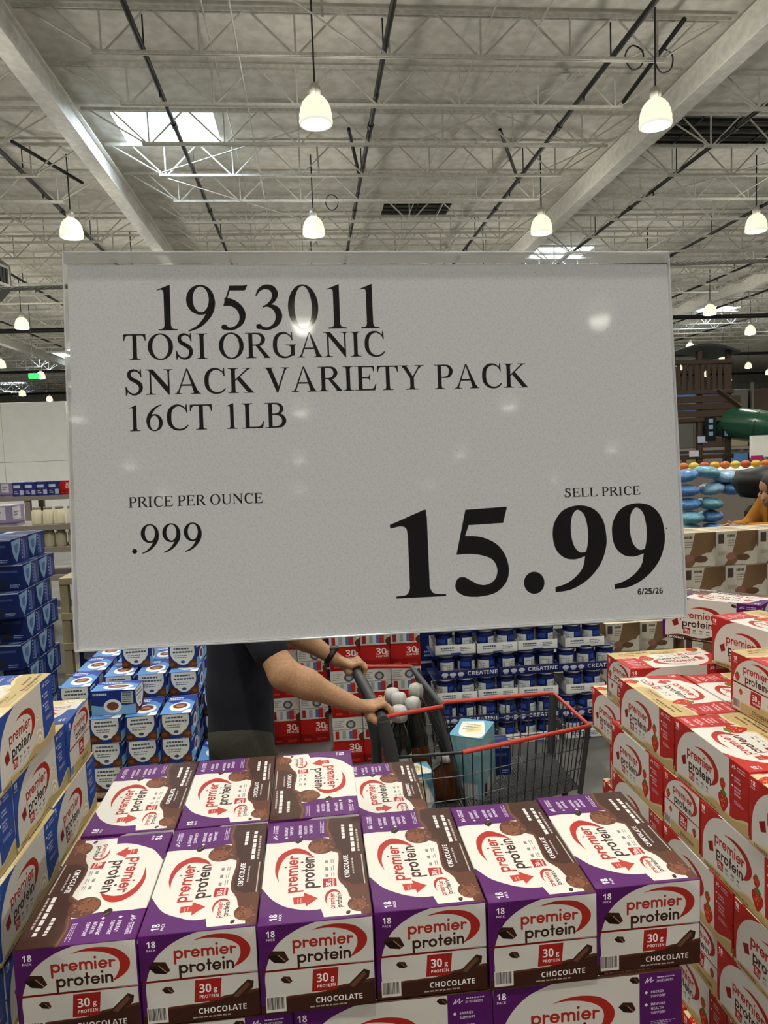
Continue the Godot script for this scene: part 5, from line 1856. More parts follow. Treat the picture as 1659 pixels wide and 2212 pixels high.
	part(cr, "shelf", box_mesh(Vector3(0.72, 0.03, 0.5)), M.grey, Vector3(0, 0.79, 0))
	for i in places.size():
		var p: Array = places[i]
		var o := part(self, numbered("filled_bag"), bag_mesh, [M.bag_blue, M.bag_teal, M.bag_pale][p[3]], Vector3(p[0], p[1], -7.62 + 0.03 * (i % 3)))
		o.scale = Vector3(0.128, 0.068, 0.18)
		o.rotation.z = p[2]
		tag(o, "plump %s plastic bag in the heap, %s of the %s tier from the top" % [["deep blue", "teal", "pale blue"][p[3]], ["left", "middle", "right"][i % 3] if i < 6 else ["left", "right"][i % 2], nth(i / 3 if i < 6 else i / 2 - 1)], "bag", "heap of blue bags")
	# dark folded gear on a stand beside the bags
	var gear := thing("black_stroller", "black folded stroller with grey trim beside the blue bags", "stroller", Vector3(4.62, 0, -6.9))
	for s in [-1.0, 1.0]:
		part(gear, "frame", tube_mesh([Vector3(-0.30, 0.12, s * 0.22), Vector3(0.1, 0.85, s * 0.2), Vector3(-0.12, 1.35, s * 0.2), Vector3(0.1, 1.56, s * 0.2)], 0.022, 8), M.black)
		part(gear, "frame", tube_mesh([Vector3(0.35, 0.12, s * 0.22), Vector3(0.1, 0.85, s * 0.2)], 0.02, 8), M.black)
		for x in [-0.3, 0.35]: part(gear, "wheel", tube_mesh([Vector3(x, 0.12, s * 0.22 - 0.025), Vector3(x, 0.12, s * 0.22 + 0.025)], 0.12, 16), M.black)
	var hood := begin()
	lathe(hood, [Vector2(0.001, -0.2), Vector2(0.2, -0.16), Vector2(0.27, 0.0), Vector2(0.24, 0.16), Vector2(0.001, 0.22)], 14)
	var hd := part(gear, "hood", done(hood), M.black, Vector3(-0.15, 1.42, 0))
	hd.scale = Vector3(1.2, 0.8, 0.9)
	part(gear, "seat", box_mesh(Vector3(0.42, 0.46, 0.36), 0.06), M.black, Vector3(-0.08, 0.74, 0))
	part(gear, "basket", box_mesh(Vector3(0.4, 0.16, 0.3), 0.04), M.grey, Vector3(-0.02, 1.14, 0.06))
	part(gear, "handle", tube_mesh([Vector3(0.1, 1.56, -0.2), Vector3(0.16, 1.58, 0), Vector3(0.1, 1.56, 0.2)], 0.02, 8), M.grey)
	# table of produce in front of the tower
	var pt := thing("produce_table", "low display counter with white front below the play tower", "counter", Vector3(6.0, 0, -10.3))
	part(pt, "top", box_mesh(Vector3(2.4, 0.05, 0.8), 0.01), M.cooler, Vector3(0, 1.38, 0))
	part(pt, "front", box_mesh(Vector3(2.36, 1.38, 0.05)), M.taupe, Vector3(0, 0, 0.36))
	for i in 12:
		var o := part(self, numbered("fruit_pack"), bag_mesh, plain([hue("d6a526"), hue("c8671f"), hue("d8c13a"), hue("b94a25")][i % 4], 0.4), Vector3(5.1 + i * 0.155, 1.49, -10.0))
		o.scale = Vector3(0.07, 0.055, 0.07)
		tag(o, "round %s fruit pack on the far counter, %s from left" % [["golden", "orange", "yellow", "rust red"][i % 4], nth(i)], "fruit", "fruit packs on the far counter")
	# small price cards and bright goods about the tower
	var cards := [[7.05, 1.32, "d9dadd"], [7.62, 1.42, "d9dadd"], [8.1, 1.5, "d9dadd"], [7.35, 1.72, "c9ccd0"], [8.28, 1.78, "b9c3d8"]]
	for i in cards.size():
		var o := part(self, numbered("price_card"), box_mesh(Vector3(0.2, 0.13, 0.008)), plain(hue(cards[i][2]), 0.6), Vector3(cards[i][0] - 0.35 + (0.25 if i == 0 else 0.0), cards[i][1], -14.325))
		tag(o, "small white price card hung at the play tower, %s" % ["low at the left", "low in the middle", "low at the right", "higher in the middle", "high at the right"][i], "price card", "price cards at the tower")
		tag(part(self, numbered("card_string"), tube_mesh([Vector3(cards[i][0] - 0.35 + (0.25 if i == 0 else 0.0), cards[i][1] + 0.12, -14.335), Vector3(cards[i][0] - 0.35 + (0.25 if i == 0 else 0.0), 2.2, -14.345)], 0.004, 4), M.rod), "thin string holding the price card, %s" % ["low left one", "low middle one", "low right one", "high middle one", "high right one"][i], "string", "strings of the price cards")
	for i in 5:
		var o := goods("toy_box", "toy%d" % i, Vector3(0.2, 0.2, 0.16), [[0, 0, 0], [14, 14, 14], [12, 12, 12], [13, 13, 13], [11, 11, 11]][i], Vector3(6.95 + i * 0.24, 0.0, -13.7), 0, "bright toy box on the floor by the tower, %s from left" % nth(i), "box", "toy boxes by the tower")
	var ps := thing("poster_stand", "white poster stand with a pink stripe at the right edge", "sign", Vector3(7.02, 0, -10.9))
	part(ps, "panel", box_mesh(Vector3(0.42, 0.34, 0.02)), M.cooler, Vector3(0.0, 1.55, 0))
	part(ps, "stripe", box_mesh(Vector3(0.2, 0.06, 0.022)), plain(hue("b3186e"), 0.5), Vector3(-0.1, 1.52, 0.005))
	part(ps, "post", tube_mesh([Vector3(0, 0, 0), Vector3(0, 1.55, 0)], 0.015, 6), M.grey)
	# tall pallet racks closing the hall in the distance
	var spots := [[-27.5, -50.0, "left of the cooler wall"], [-19.5, -56.0, "behind the cooler wall"], [14.6, -31.0, "behind the play tower"], [22.6, -37.0, "at the right edge"]]
	for n in spots.size():
		var s: Array = spots[n]
		var o := thing("pallet_rack", "tall distant rack of pallet goods %s" % s[2], "rack", Vector3(s[0], 0, s[1]), 0, "distant pallet racks")
		for i in 4: part(o, "post", box_mesh(Vector3(0.1, 4.2, 0.1)), M.duct, Vector3(i * 2.4, 0, 0.1))
		for k in 2: part(o, "beam", box_mesh(Vector3(7.3, 0.12, 1.2)), M.taupe, Vector3(3.6, [1.3, 2.7][k], -0.6))
		for k in 3:
			for i in 6:
				var m := (i * 5 + k * 2 + n) % 6
				var l := part(self, numbered("pallet_load"), box_mesh(Vector3(1.05, 1.1, 1.0), 0.02), [M.taupe, M.tan, M.timber, M.duct, M.plum, M.bag_blue][m], Vector3(s[0] + 0.6 + i * 1.2, [0.0, 1.42, 2.82][k], s[1] - 0.55))
				tag(l, "%s pallet load on rack %s, %s from left, %s level" % [["taupe", "tan", "dark brown", "grey", "plum", "blue"][m], s[2], nth(i), ["bottom", "middle", "top"][k]], "pallet load", "pallet goods on distant racks")

# ==================================================================== smooth bodies: joined tapered capsules, meshed as surface nets
func blob(st: SurfaceTool, caps: Array, cellsize: float, k: float, planes := []) -> void:
	var lo := Vector3(1e9, 1e9, 1e9)
	var hi := -lo
	for c in caps:
		var r := maxf(c[1], c[3]) + k + cellsize * 2
		for p in [c[0], c[2]]:
			lo = lo.min(p - Vector3(r, r, r))
			hi = hi.max(p + Vector3(r, r, r))
	var n := Vector3i(((hi - lo) / cellsize).ceil()) + Vector3i.ONE
	var f := PackedFloat32Array()
	f.resize(n.x * n.y * n.z)
	f.fill(1.0)
	var sx := n.y * n.z
	var sy := n.z
	for c in caps:
		var a: Vector3 = c[0]
		var b: Vector3 = c[2]
		var ra: float = c[1]
		var rb: float = c[3]
		var r := maxf(ra, rb) + k + cellsize * 1.5
		var l := Vector3i(((a.min(b) - Vector3(r, r, r) - lo) / cellsize).floor()).max(Vector3i.ZERO)
		var h := Vector3i(((a.max(b) + Vector3(r, r, r) - lo) / cellsize).ceil()).min(n - Vector3i.ONE)
		var ab := b - a
		var inv := 1.0 / maxf(ab.length_squared(), 1e-9)
		for x in range(l.x, h.x + 1):
			for y in range(l.y, h.y + 1):
				var base := x * sx + y * sy
				for z in range(l.z, h.z + 1):
					var p := lo + Vector3(x, y, z) * cellsize
					var t := clampf((p - a).dot(ab) * inv, 0.0, 1.0)
					var d := p.distance_to(a + ab * t) - lerpf(ra, rb, t)
					var o := f[base + z]
					var q := maxf(k - absf(o - d), 0.0) / k
					f[base + z] = minf(o, d) - q * q * k * 0.25
	for pl in planes:   # keep what lies below the plane: (p - point) . normal < 0
		for x in n.x:
			for y in n.y:
				for z in n.z:
					var i := x * sx + y * sy + z
					if f[i] < 0.1: f[i] = maxf(f[i], (lo + Vector3(x, y, z) * cellsize - pl[0]).dot(pl[1]))
	var vert := {}
	var off := [0, sx, sy, sx + sy, 1, sx + 1, sy + 1, sx + sy + 1]
	var corner := [Vector3(0, 0, 0), Vector3(1, 0, 0), Vector3(0, 1, 0), Vector3(1, 1, 0), Vector3(0, 0, 1), Vector3(1, 0, 1), Vector3(0, 1, 1), Vector3(1, 1, 1)]
	var edges := [[0, 1], [2, 3], [4, 5], [6, 7], [0, 2], [1, 3], [4, 6], [5, 7], [0, 4], [1, 5], [2, 6], [3, 7]]
	for x in n.x - 1:
		for y in n.y - 1:
			var base := x * sx + y * sy
			for z in n.z - 1:
				var i := base + z
				var v0 := f[i]
				if v0 > cellsize * 2.0 or v0 < -cellsize * 2.0: continue
				var m := 0
				for c in 8: if f[i + off[c]] < 0.0: m |= 1 << c
				if m == 0 or m == 255: continue
				var s := Vector3.ZERO
				var cnt := 0
				for e in edges:
					var a := f[i + off[e[0]]]
					var b := f[i + off[e[1]]]
					if (a < 0.0) != (b < 0.0):
						s += corner[e[0]].lerp(corner[e[1]], a / (a - b))
						cnt += 1
				vert[i] = lo + (Vector3(x, y, z) + s / cnt) * cellsize
	st.set_smooth_group(1)
	for i in vert:
		var inside: bool = f[i] < 0.0
		for ax in [[sx, sy, 1], [sy, 1, sx], [1, sx, sy]]:
			if (f[i + ax[0]] < 0.0) == inside: continue
			var q := [i, i - ax[1], i - ax[1] - ax[2], i - ax[2]]
			if not (vert.has(q[1]) and vert.has(q[2]) and vert.has(q[3])): continue
			var order := [0, 2, 1, 0, 3, 2] if inside else [0, 1, 2, 0, 2, 3]
			for o in order: st.add_vertex(vert[q[o]])

func fist(at: Vector3, axis: Vector3, out: Vector3, wrist: Vector3) -> Array:
	# a hand closed round a bar: axis runs along the bar, out points away from the wrist
	var up := Vector3.UP
	var c := []
	for i in 4:
		var o: Vector3 = at + axis * (0.029 - i * 0.0195)
		var g: float = [1.0, 1.06, 1.0, 0.88][i]
		var p := [o - out * 0.026 + up * 0.026, o + out * 0.012 + up * 0.037 * g, o + out * 0.037 * g + up * 0.010, o + out * 0.026 - up * 0.026, o + out * 0.002 - up * 0.034]
		for j in 4: c.append([p[j], 0.0102 - j * 0.0006, p[j + 1], 0.0098 - j * 0.0006])
		c.append([wrist, 0.022, p[0], 0.0125])
	var th := [at + axis * 0.02 - out * 0.04, at + axis * 0.044 - out * 0.018 - up * 0.012, at + axis * 0.04 + out * 0.012 - up * 0.03, at + axis * 0.03 + out * 0.03 - up * 0.024]
	for j in 3: c.append([th[j], 0.013 - j * 0.0015, th[j + 1], 0.0115 - j * 0.0015])
	c.append([at - out * 0.034 + axis * 0.024, 0.018, at - out * 0.034 - axis * 0.024, 0.017])
	return c

func head_caps(h: Vector3, face: Vector3) -> Array:
	var s := face.cross(Vector3.UP).normalized()
	var u := Vector3.UP
	var c := [[h + u * 0.03 - face * 0.02, 0.088, h + u * 0.04 + face * 0.01, 0.084], [h - u * 0.06 + face * 0.03, 0.058, h - u * 0.085 + face * 0.045, 0.035],
		[h + u * 0.005 + face * 0.088, 0.012, h - u * 0.03 + face * 0.103, 0.014], [h - u * 0.062 + face * 0.086 - s * 0.018, 0.007, h - u * 0.062 + face * 0.086 + s * 0.018, 0.007]]
	for k in [-1.0, 1.0]:
		c.append([h + s * k * 0.084 + u * 0.01 - face * 0.005, 0.016, h + s * k * 0.084 - u * 0.025, 0.011])
		c.append([h + s * k * 0.045 + face * 0.06 - u * 0.02, 0.03, h + s * k * 0.03 + face * 0.055 - u * 0.04, 0.03])
	return c

func eyes(o: Node3D, h: Vector3, face: Vector3) -> void:
	var s := face.cross(Vector3.UP).normalized()
	for k in [-1.0, 1.0]:
		var e := begin()
		lathe(e, [Vector2(0.001, -0.01), Vector2(0.01, 0), Vector2(0.001, 0.01)], 10)
		part(o, "eye", done(e), M.eye, h + s * k * 0.032 + face * 0.084 + Vector3.UP * 0.008)
		part(o, "eyebrow", tube_mesh([h + s * k * 0.018 + face * 0.092 + Vector3.UP * 0.03, h + s * k * 0.05 + face * 0.08 + Vector3.UP * 0.03], 0.005, 5), M.hair)

func build_people_and_cart() -> void:
	M.skin = mottled(hue("a67d5c"), hue("bd9470"), 0.05, 4.0, 0.55, 31)
	M.skin.subsurf_scatter_enabled = true
	M.skin.subsurf_scatter_strength = 0.15
	M.navy_cloth = mottled(hue("10131f"), hue("161a28"), 0.08, 6.0, 0.9, 32)
	M.olive_cloth = mottled(hue("34352c"), hue("424336"), 0.08, 6.0, 0.9, 33)
	M.mustard = mottled(hue("9a6414"), hue("b5781e"), 0.08, 6.0, 0.9, 34)
	M.denim = mottled(hue("8296b2"), hue("9aacc4"), 0.08, 6.0, 0.85, 35)
	M.hair = mottled(hue("2a1a12"), hue("3d281b"), 0.1, 8.0, 0.6, 36)
	M.eye = plain(hue("30251e"), 0.2)
	M.shoe = plain(hue("26262a"), 0.6)
	var handle_far := Vector3(0.144, 1.0, -3.011)
	var handle_near := Vector3(0.201, 1.0, -2.406)
	var ax := (handle_near - handle_far).normalized()
	# ---- shopper in navy pushing the trolley to the right
	var P := Vector3(-0.29, 0, -2.75)
	var man := thing("person", "person in navy shirt and olive trousers pushing the shopping trolley", "person", P)
	var w := func(v: Vector3) -> Vector3: return v - P
	var sn := Vector3(-0.255, 1.40, -2.565)
	var sf := Vector3(-0.255, 1.40, -2.935)
	var en := Vector3(-0.118, 1.165, -2.425)
	var ef := Vector3(-0.125, 1.175, -3.03)
	var hn := Vector3(0.196, 1.0, -2.455)
	var hf := Vector3(0.150, 1.0, -2.965)
	var wn := Vector3(0.118, 1.042, -2.42)
	var wf := Vector3(0.076, 1.036, -2.99)
	var head := Vector3(-0.205, 1.65, -2.75)
	var caps := [
		[Vector3(-0.30, 0.95, -2.68), 0.10, Vector3(-0.285, 1.28, -2.66), 0.10], [Vector3(-0.30, 0.95, -2.82), 0.10, Vector3(-0.285, 1.28, -2.84), 0.10],
		[sn, 0.06, sf, 0.06], [Vector3(-0.255, 1.42, -2.75), 0.062, head - Vector3(0.015, 0.06, 0), 0.056],
		[sn, 0.058, en, 0.046], [en, 0.046, en.lerp(wn, 0.3), 0.045], [en.lerp(wn, 0.3), 0.045, wn, 0.027],
		[sf, 0.058, ef, 0.046], [ef, 0.046, ef.lerp(wf, 0.3), 0.045], [ef.lerp(wf, 0.3), 0.045, wf, 0.027]]
	for s in [[-2.66, 0.10], [-2.85, -0.13]]:
		var knee := Vector3(-0.30 + s[1] + 0.03, 0.50, s[0])
		var ankle := Vector3(-0.32 + s[1] * 1.6, 0.09, s[0])
		caps.append([Vector3(-0.30, 0.90, s[0]), 0.085, knee, 0.056])
		caps.append([knee, 0.056, ankle, 0.036])
	var st := begin()
	var loc := func(list: Array) -> Array:
		var o := []
		for c in list: o.append([w.call(c[0]), c[1], w.call(c[2]), c[3]])
		return o
	blob(st, loc.call(caps), 0.013, 0.035)
	blob(st, loc.call(head_caps(head, Vector3.RIGHT)), 0.006, 0.02)
	blob(st, loc.call(fist(hn, ax, Vector3(1, 0, -0.09).normalized(), wn)), 0.0035, 0.007)
	blob(st, loc.call(fist(hf, -ax, Vector3(1, 0, -0.09).normalized(), wf)), 0.0035, 0.007)
	part(man, "body", done(st), M.skin)
	eyes(man, w.call(head), Vector3.RIGHT)
	st = begin()
	blob(st, loc.call([[Vector3(-0.303, 0.74, -2.69), 0.118, Vector3(-0.295, 1.05, -2.68), 0.114], [Vector3(-0.303, 0.74, -2.81), 0.118, Vector3(-0.295, 1.05, -2.82), 0.114],
		[Vector3(-0.295, 1.05, -2.68), 0.114, Vector3(-0.28, 1.29, -2.66), 0.118], [Vector3(-0.295, 1.05, -2.82), 0.114, Vector3(-0.28, 1.29, -2.84), 0.118],
		[sn, 0.074, sf, 0.074], [sn, 0.074, sn.lerp(en, 0.66), 0.064], [sf, 0.074, sf.lerp(ef, 0.66), 0.064]]), 0.012, 0.03, [[w.call(Vector3(-0.3, 0.765, -2.75)), Vector3(0.06, -1, 0)]])
	part(man, "shirt", done(st), M.navy_cloth)
	part(man, "collar", tube_mesh([w.call(Vector3(-0.25, 1.475, -2.69)), w.call(Vector3(-0.31, 1.485, -2.75)), w.call(Vector3(-0.25, 1.475, -2.81)), w.call(Vector3(-0.19, 1.455, -2.75))], 0.016, 8, true), M.navy_cloth)
	st = begin()
	var legs := [[Vector3(-0.303, 0.86, -2.69), 0.112, Vector3(-0.303, 0.80, -2.81), 0.112]]
	for s in [[-2.66, 0.10], [-2.85, -0.13]]:
		var knee := Vector3(-0.30 + s[1] + 0.03, 0.50, s[0])
		var ankle := Vector3(-0.32 + s[1] * 1.6, 0.09, s[0])
		legs.append([Vector3(-0.30, 0.88, s[0]), 0.105, knee, 0.078])
		legs.append([knee, 0.078, ankle, 0.062])
	blob(st, loc.call(legs), 0.013, 0.03)
	part(man, "trousers", done(st), M.olive_cloth)
	st = begin()
	for s in [[-2.66, 0.10], [-2.85, -0.13]]:
		var f := Vector3(-0.32 + s[1] * 1.6, 0.045, s[0])
		blob(st, loc.call([[f - Vector3(0.05, 0, 0), 0.042, f + Vector3(0.16, -0.01, 0), 0.036]]), 0.01, 0.02, [[w.call(Vector3(0, 0.001, 0)), Vector3(0, -1, 0)]])
	part(man, "shoes", done(st), M.shoe)
	st = begin()
	blob(st, loc.call([[head + Vector3(-0.035, 0.06, 0), 0.085, head + Vector3(0.01, 0.075, 0), 0.078], [head + Vector3(-0.06, 0.0, 0), 0.06, head + Vector3(-0.05, -0.04, 0), 0.05]]), 0.009, 0.03)
	part(man, "hair", done(st), M.hair)
	var wr: Vector3 = wf.lerp(ef, 0.14)
	var wd: Vector3 = (wf - ef).normalized()
	var watch := []
	var s1 := wd.cross(Vector3.UP).normalized()
	var s2 := s1.cross(wd)
	for i in 16: watch.append(w.call(wr + (s1 * cos(TAU * i / 16) + s2 * sin(TAU * i / 16)) * 0.033))
	part(man, "watch_strap", tube_mesh(watch, 0.011, 8, true), M.black).set_meta("label", "black wristwatch strap")
	part(man, "watch_case", box_mesh(Vector3(0.04, 0.016, 0.036), 0.005), M.black, w.call(wr + s2 * 0.03)).set_meta("label", "black wristwatch case")
	# ---- shopping trolley
	build_cart(handle_far, handle_near)
	# ---- shopper in mustard at the right edge
	var Q := Vector3(3.80, 0, -5.75)
	var shift := Vector3(0.10, 0, 0)
	var wo := thing("person", "person with long brown hair and mustard sweater bending over at the right edge", "person", Q + shift)
	var v := func(list: Array) -> Array:
		var o := []
		for c in list: o.append([c[0] - Q, c[1], c[2] - Q, c[3]])
		return o
	var hd := Vector3(3.66, 1.44, -5.72)
	var el := Vector3(3.60, 1.14, -5.55)
	var hl := Vector3(3.40, 1.15, -5.62)
	var fa := Vector3(-0.85, -0.35, 0.3).normalized()
	st = begin()
	var wc := [[Vector3(3.84, 0.95, -5.68), 0.09, Vector3(3.78, 1.25, -5.66), 0.085], [Vector3(3.84, 0.95, -5.82), 0.09, Vector3(3.78, 1.25, -5.84), 0.085], [Vector3(3.75, 1.33, -5.75), 0.05, hd - Vector3(-0.01, 0.06, 0), 0.045],
		[Vector3(3.75, 1.33, -5.58), 0.05, el, 0.04], [el, 0.04, hl, 0.024], [Vector3(3.75, 1.33, -5.92), 0.05, Vector3(3.62, 1.12, -5.98), 0.04], [Vector3(3.62, 1.12, -5.98), 0.04, Vector3(3.42, 1.14, -5.85), 0.024]]
	for z in [-5.68, -5.83]:
		wc.append([Vector3(3.84, 0.9, z), 0.085, Vector3(3.82, 0.5, z), 0.055])
		wc.append([Vector3(3.82, 0.5, z), 0.055, Vector3(3.86, 0.08, z), 0.035])
	blob(st, v.call(wc), 0.014, 0.03)
	blob(st, v.call(head_caps(hd, fa)), 0.009, 0.02)
	for h in [[hl, Vector3(0, 0, 1)], [Vector3(3.42, 1.14, -5.85), Vector3(0, 0, -1)]]:
		var hc := []
		for i in 4:
			var o: Vector3 = h[0] + Vector3(-0.02, 0.02 - i * 0.018, 0)
			hc.append([h[0], 0.022, o + Vector3(-0.04, 0, 0), 0.012])
			hc.append([o + Vector3(-0.04, 0, 0), 0.01, o + Vector3(-0.085, -0.012, -0.01), 0.009])
		hc.append([h[0], 0.016, h[0] + Vector3(-0.05, 0.045, 0.0), 0.01])
		blob(st, v.call(hc), 0.005, 0.008)
	part(wo, "body", done(st), M.skin)
	eyes(wo, hd - Q, fa)
	st = begin()
	blob(st, v.call([[Vector3(3.84, 0.93, -5.69), 0.115, Vector3(3.78, 1.25, -5.66), 0.105], [Vector3(3.84, 0.93, -5.81), 0.115, Vector3(3.78, 1.25, -5.84), 0.105], [Vector3(3.75, 1.33, -5.58), 0.07, Vector3(3.75, 1.33, -5.92), 0.07],
		[Vector3(3.75, 1.33, -5.58), 0.07, el, 0.062], [el, 0.062, hl.lerp(el, 0.12), 0.045], [Vector3(3.75, 1.33, -5.92), 0.07, Vector3(3.62, 1.12, -5.98), 0.06], [Vector3(3.62, 1.12, -5.98), 0.06, Vector3(3.44, 1.14, -5.87), 0.045]]), 0.013, 0.03)
	part(wo, "sweater", done(st), M.mustard)
	st = begin()
	var jl := [[Vector3(3.84, 0.86, -5.69), 0.112, Vector3(3.84, 0.86, -5.81), 0.112]]
	for z in [-5.68, -5.83]:
		jl.append([Vector3(3.84, 0.86, z), 0.10, Vector3(3.82, 0.5, z), 0.07])
		jl.append([Vector3(3.82, 0.5, z), 0.07, Vector3(3.86, 0.1, z), 0.055])
	blob(st, v.call(jl), 0.014, 0.03)
	part(wo, "jeans", done(st), M.denim)
	st = begin()
	for z in [-5.68, -5.83]: blob(st, v.call([[Vector3(3.9, 0.045, z), 0.04, Vector3(3.74, 0.035, z), 0.034]]), 0.011, 0.02, [[Vector3(0, 0.001, 0), Vector3(0, -1, 0)]])
	part(wo, "shoes", done(st), M.shoe)
	st = begin()
	blob(st, v.call([[hd + Vector3(0.03, 0.05, 0), 0.09, hd + Vector3(0.0, 0.06, 0.01), 0.085], [hd + Vector3(0.05, 0.0, 0.05), 0.06, Vector3(3.66, 1.30, -5.58), 0.05], [Vector3(3.66, 1.30, -5.58), 0.05, Vector3(3.62, 1.12, -5.53), 0.02], [hd + Vector3(0.06, 0, -0.04), 0.06, Vector3(3.78, 1.2, -5.72), 0.04], [hd + Vector3(-0.02, 0.05, 0.07), 0.045, hd + Vector3(-0.05, -0.14, 0.10), 0.035], [hd + Vector3(-0.05, -0.14, 0.10), 0.035, hd + Vector3(-0.10, -0.28, 0.12), 0.015]]), 0.01, 0.03)
	part(wo, "hair", done(st), M.hair)
	var hold := part(self, numbered("knitted_bag"), box_mesh(Vector3(0.09, 0.1, 0.12), 0.03), mottled(hue("6a6f78"), hue("9ea4ad"), 0.2, 6.0, 0.9, 37), Vector3(3.42, 1.08, -5.68))
	tag(hold, "small grey woven bag held by the person in mustard", "bag")

func wires(st: SurfaceTool, a: Vector3, b: Vector3, c: Vector3, d: Vector3, n: int, m: int, r: float) -> void:
	# a wire mesh over the quad a b c d
	for i in n + 1:
		var t := float(i) / n
		tube(st, [a.lerp(b, t), d.lerp(c, t)], r, 4, false, false)
	for j in m + 1:
		var t := float(j) / m
		tube(st, [a.lerp(d, t), b.lerp(c, t)], r, 4, false, false)

func build_cart(hf: Vector3, hn: Vector3) -> void:
	M.cart = plain(hue("4a4c4e"), 0.4, 0.7)
	M.cart_grey = plain(hue("3a3b3d"), 0.5)
	M.cart_red = plain(hue("c23a2c"), 0.4)
	var o := thing("shopping_trolley", "grey wire shopping trolley with red rims pushed by the person in navy", "trolley")
	var A := Vector3(0.486, 0.86, -2.90)
	var B := Vector3(0.965, 0.86, -2.92)
	var C := Vector3(0.975, 0.86, -2.545)
	var D := Vector3(0.471, 0.86, -2.40)
	var E := Vector3(0.25, 0.86, -2.40)
	var F := Vector3(0.23, 0.86, -2.92)
	var bl := 0.60
	var a := Vector3(0.49, bl, -2.88)
	var b := Vector3(0.935, bl + 0.02, -2.89)
	var c := Vector3(0.94, bl + 0.02, -2.56)
	var d := Vector3(0.48, bl, -2.43)
	var e := Vector3(0.29, bl - 0.01, -2.42)
	var f := Vector3(0.27, bl - 0.01, -2.88)
	part(o, "corner_post", tube_mesh([B + Vector3(-0.005, 0.0, 0.01), b + Vector3(0, -0.02, 0.01)], 0.018, 8), M.cart_grey)
	part(o, "corner_post", tube_mesh([C + Vector3(-0.005, 0.0, 0.0), c + Vector3(0, -0.02, 0.0)], 0.010, 8), M.cart_grey)
	part(o, "rim", tube_mesh([A, B, C, D], 0.0085, 8), M.cart_red).set_meta("label", "red plastic rim")
	part(o, "seat_rim", tube_mesh([hf + Vector3(0.03, 0, 0.006), Vector3(0.378, 1.0, -2.96)], 0.008, 8), M.cart_red).set_meta("label", "red plastic rim")
	part(o, "seat_rim", tube_mesh([hn + Vector3(0.012, 0, -0.007), Vector3(0.42, 1.0, -2.47)], 0.008, 8), M.cart_red).set_meta("label", "red plastic rim")
	part(o, "rear_rim", tube_mesh([D, E, F, A], 0.006, 8), M.cart)
	for s in [["side_mesh", E, D, d, e, 6, 3], ["side_mesh", D, C, c, d, 14, 3], ["nose_mesh", C, B, b, c, 10, 3], ["side_mesh", A, B, b, a, 14, 3], ["side_mesh", F, A, a, f, 6, 3], ["floor_mesh", e, c, b, f, 64, 44], ["rear_mesh", E, F, f, e, 12, 3]]:
		var st := begin()
		wires(st, s[1], s[2], s[3], s[4], s[5], s[6], 0.0021)
		part(o, s[0], done(st), M.cart).set_meta("kind", "stuff")
	# child seat
	var sb := begin()
	wires(sb, Vector3(0.378, 1.0, -2.95), Vector3(0.42, 1.0, -2.47), Vector3(0.49, 0.63, -2.45), Vector3(0.485, 0.63, -2.88), 12, 3, 0.0025)
	part(o, "seat_back", done(sb), M.cart).set_meta("kind", "stuff")
	for z in [-2.47, -2.93]: part(o, "seat_strut", tube_mesh([Vector3(0.40, 1.0, z), Vector3(0.487, 0.64, z * 0.985)], 0.009, 6), M.cart_grey)
	part(o, "seat_crossbar", tube_mesh([Vector3(0.378, 1.0, -2.95), Vector3(0.42, 1.0, -2.47)], 0.010, 8), M.cart_grey)
	var sp := begin()
	bx(sp, Vector3(0.28, 0.625, -2.87), Vector3(0.47, 0.640, -2.45), 0.005)
	part(o, "seat_board", done(sp), M.cart_grey)
	# handle and rear posts
	part(o, "handle", tube_mesh([hf - Vector3(0.003, 0, 0.03), hn + Vector3(0.003, 0, 0.03)], 0.0175, 12), M.cart_grey)
	part(o, "rear_post", tube_mesh([hn + Vector3(0.002, 0.0, 0.02), Vector3(0.222, 0.90, -2.395), Vector3(0.25, 0.70, -2.41), Vector3(0.24, 0.16, -2.40)], [0.022, 0.026, 0.024, 0.018], 10), M.cart_grey)
	part(o, "rear_post", tube_mesh([hf - Vector3(0.002, 0.0, 0.02), Vector3(0.19, 0.90, -2.99), Vector3(0.22, 0.70, -2.95), Vector3(0.22, 0.16, -2.92)], [0.022, 0.026, 0.024, 0.018], 10), M.cart_grey)
	part(o, "base_frame", tube_mesh([Vector3(0.24, 0.16, -2.40), Vector3(0.86, 0.18, -2.58), Vector3(0.86, 0.18, -2.82), Vector3(0.22, 0.16, -2.92)], 0.014, 8, true), M.cart)
	for s in [[0.86, -2.6, 0.90, -2.60], [0.86, -2.82, 0.90, -2.84]]: part(o, "front_post", tube_mesh([Vector3(s[0], 0.18, s[1]), Vector3(s[2], 0.615, s[3])], 0.013, 8), M.cart)
	for s in [Vector3(0.27, 0.063, -2.42), Vector3(0.25, 0.063, -2.90), Vector3(0.82, 0.063, -2.60), Vector3(0.82, 0.063, -2.80)]:
		var wheel := part(o, "wheel", tube_mesh([Vector3(0, 0, -0.016), Vector3(0, 0, 0.016)], 0.062, 18), M.black, s)
		part(wheel, "caster_fork", box_mesh(Vector3(0.03, 0.07, 0.05), 0.005), M.cart_grey, Vector3(0, 0.045, 0))
	# shopping in it
	M.bottle = plain(hue("161a14"), 0.12)
	M.amber = plain(hue("4a260e"), 0.12)
	M.white_cap = plain(hue("bdbdb8"), 0.5)
	var bm := lathe_mesh([Vector2(0.001, 0), Vector2(0.036, 0), Vector2(0.038, 0.01), Vector2(0.038, 0.17), Vector2(0.028, 0.215), Vector2(0.018, 0.24), Vector2(0.018, 0.27)], 18)
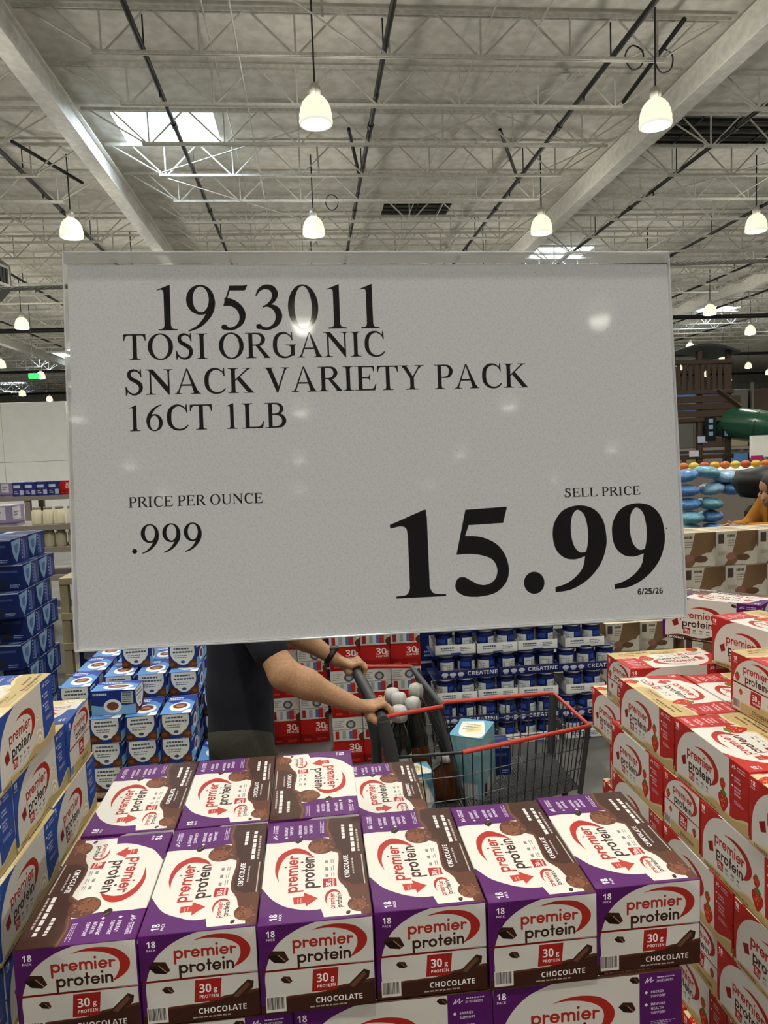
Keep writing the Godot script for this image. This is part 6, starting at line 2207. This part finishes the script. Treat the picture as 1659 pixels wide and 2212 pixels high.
	var cm := lathe_mesh([Vector2(0.018, 0.252), Vector2(0.026, 0.254), Vector2(0.027, 0.285), Vector2(0.022, 0.297), Vector2(0.010, 0.302), Vector2(0.001, 0.303)], 18)
	var lm := lathe_mesh([Vector2(0.0386, 0.05), Vector2(0.0386, 0.14)], 18)
	var bp := [[Vector3(0.285, 0.641, -2.80), 0.05, 0.03], [Vector3(0.315, 0.641, -2.70), -0.12, 0.06], [Vector3(0.36, 0.641, -2.64), -0.1, 0.06], [Vector3(0.28, 0.641, -2.62), 0.1, 0.0], [Vector3(0.36, 0.641, -2.80), -0.08, -0.05]]
	for i in bp.size():
		var bt := thing("wine_bottle", "dark bottle with white cap in the trolley seat, %s" % ["farthest back by the handle", "in the middle", "nearest the red rim", "next to the near hand", "farthest from the handle"][i], "bottle", bp[i][0], 0, "bottles in the trolley")
		bt.scale = Vector3.ONE * 1.1
		bt.rotation = Vector3(bp[i][1], 0, bp[i][2])
		part(bt, "glass", bm, M.bottle)
		part(bt, "cap", cm, M.white_cap)
		part(bt, "bottle_label", lm, M.white_cap if i % 2 else M.amber)
	var am := thing("amber_jug", "amber glass jug lying in the trolley beside the pale blue carton", "jug", Vector3(0.435, 0.642, -2.54))
	part(am, "glass", lathe_mesh([Vector2(0.001, 0), Vector2(0.05, 0.0), Vector2(0.055, 0.02), Vector2(0.05, 0.09), Vector2(0.02, 0.12), Vector2(0.018, 0.14)], 18), M.amber)
	part(am, "cap", lathe_mesh([Vector2(0.02, 0.135), Vector2(0.022, 0.137), Vector2(0.022, 0.155), Vector2(0.001, 0.157)], 14), M.white_cap)
	am.rotation = Vector3(0.05, 0, 0.0)
	goods("pale_blue_carton", "paleblue", Vector3(0.13, 0.235, 0.18), [12, 12, 13], Vector3(0.56, 0.606, -2.66), -0.5, "tall pale blue carton standing in the trolley basket", "carton", "")
	goods("sky_blue_pack", "skyblue", Vector3(0.13, 0.13, 0.10), [13, 13, 13], Vector3(0.31, 0.642, -2.50), 0.1, "bright blue pack on the trolley seat by the near post", "pack", "")
	goods("dark_blue_pack", "dkblue", Vector3(0.11, 0.12, 0.12), [5, 5, 5], Vector3(0.68, 0.606, -2.80), -0.1, "dark blue pack at the back of the trolley basket", "pack", "")
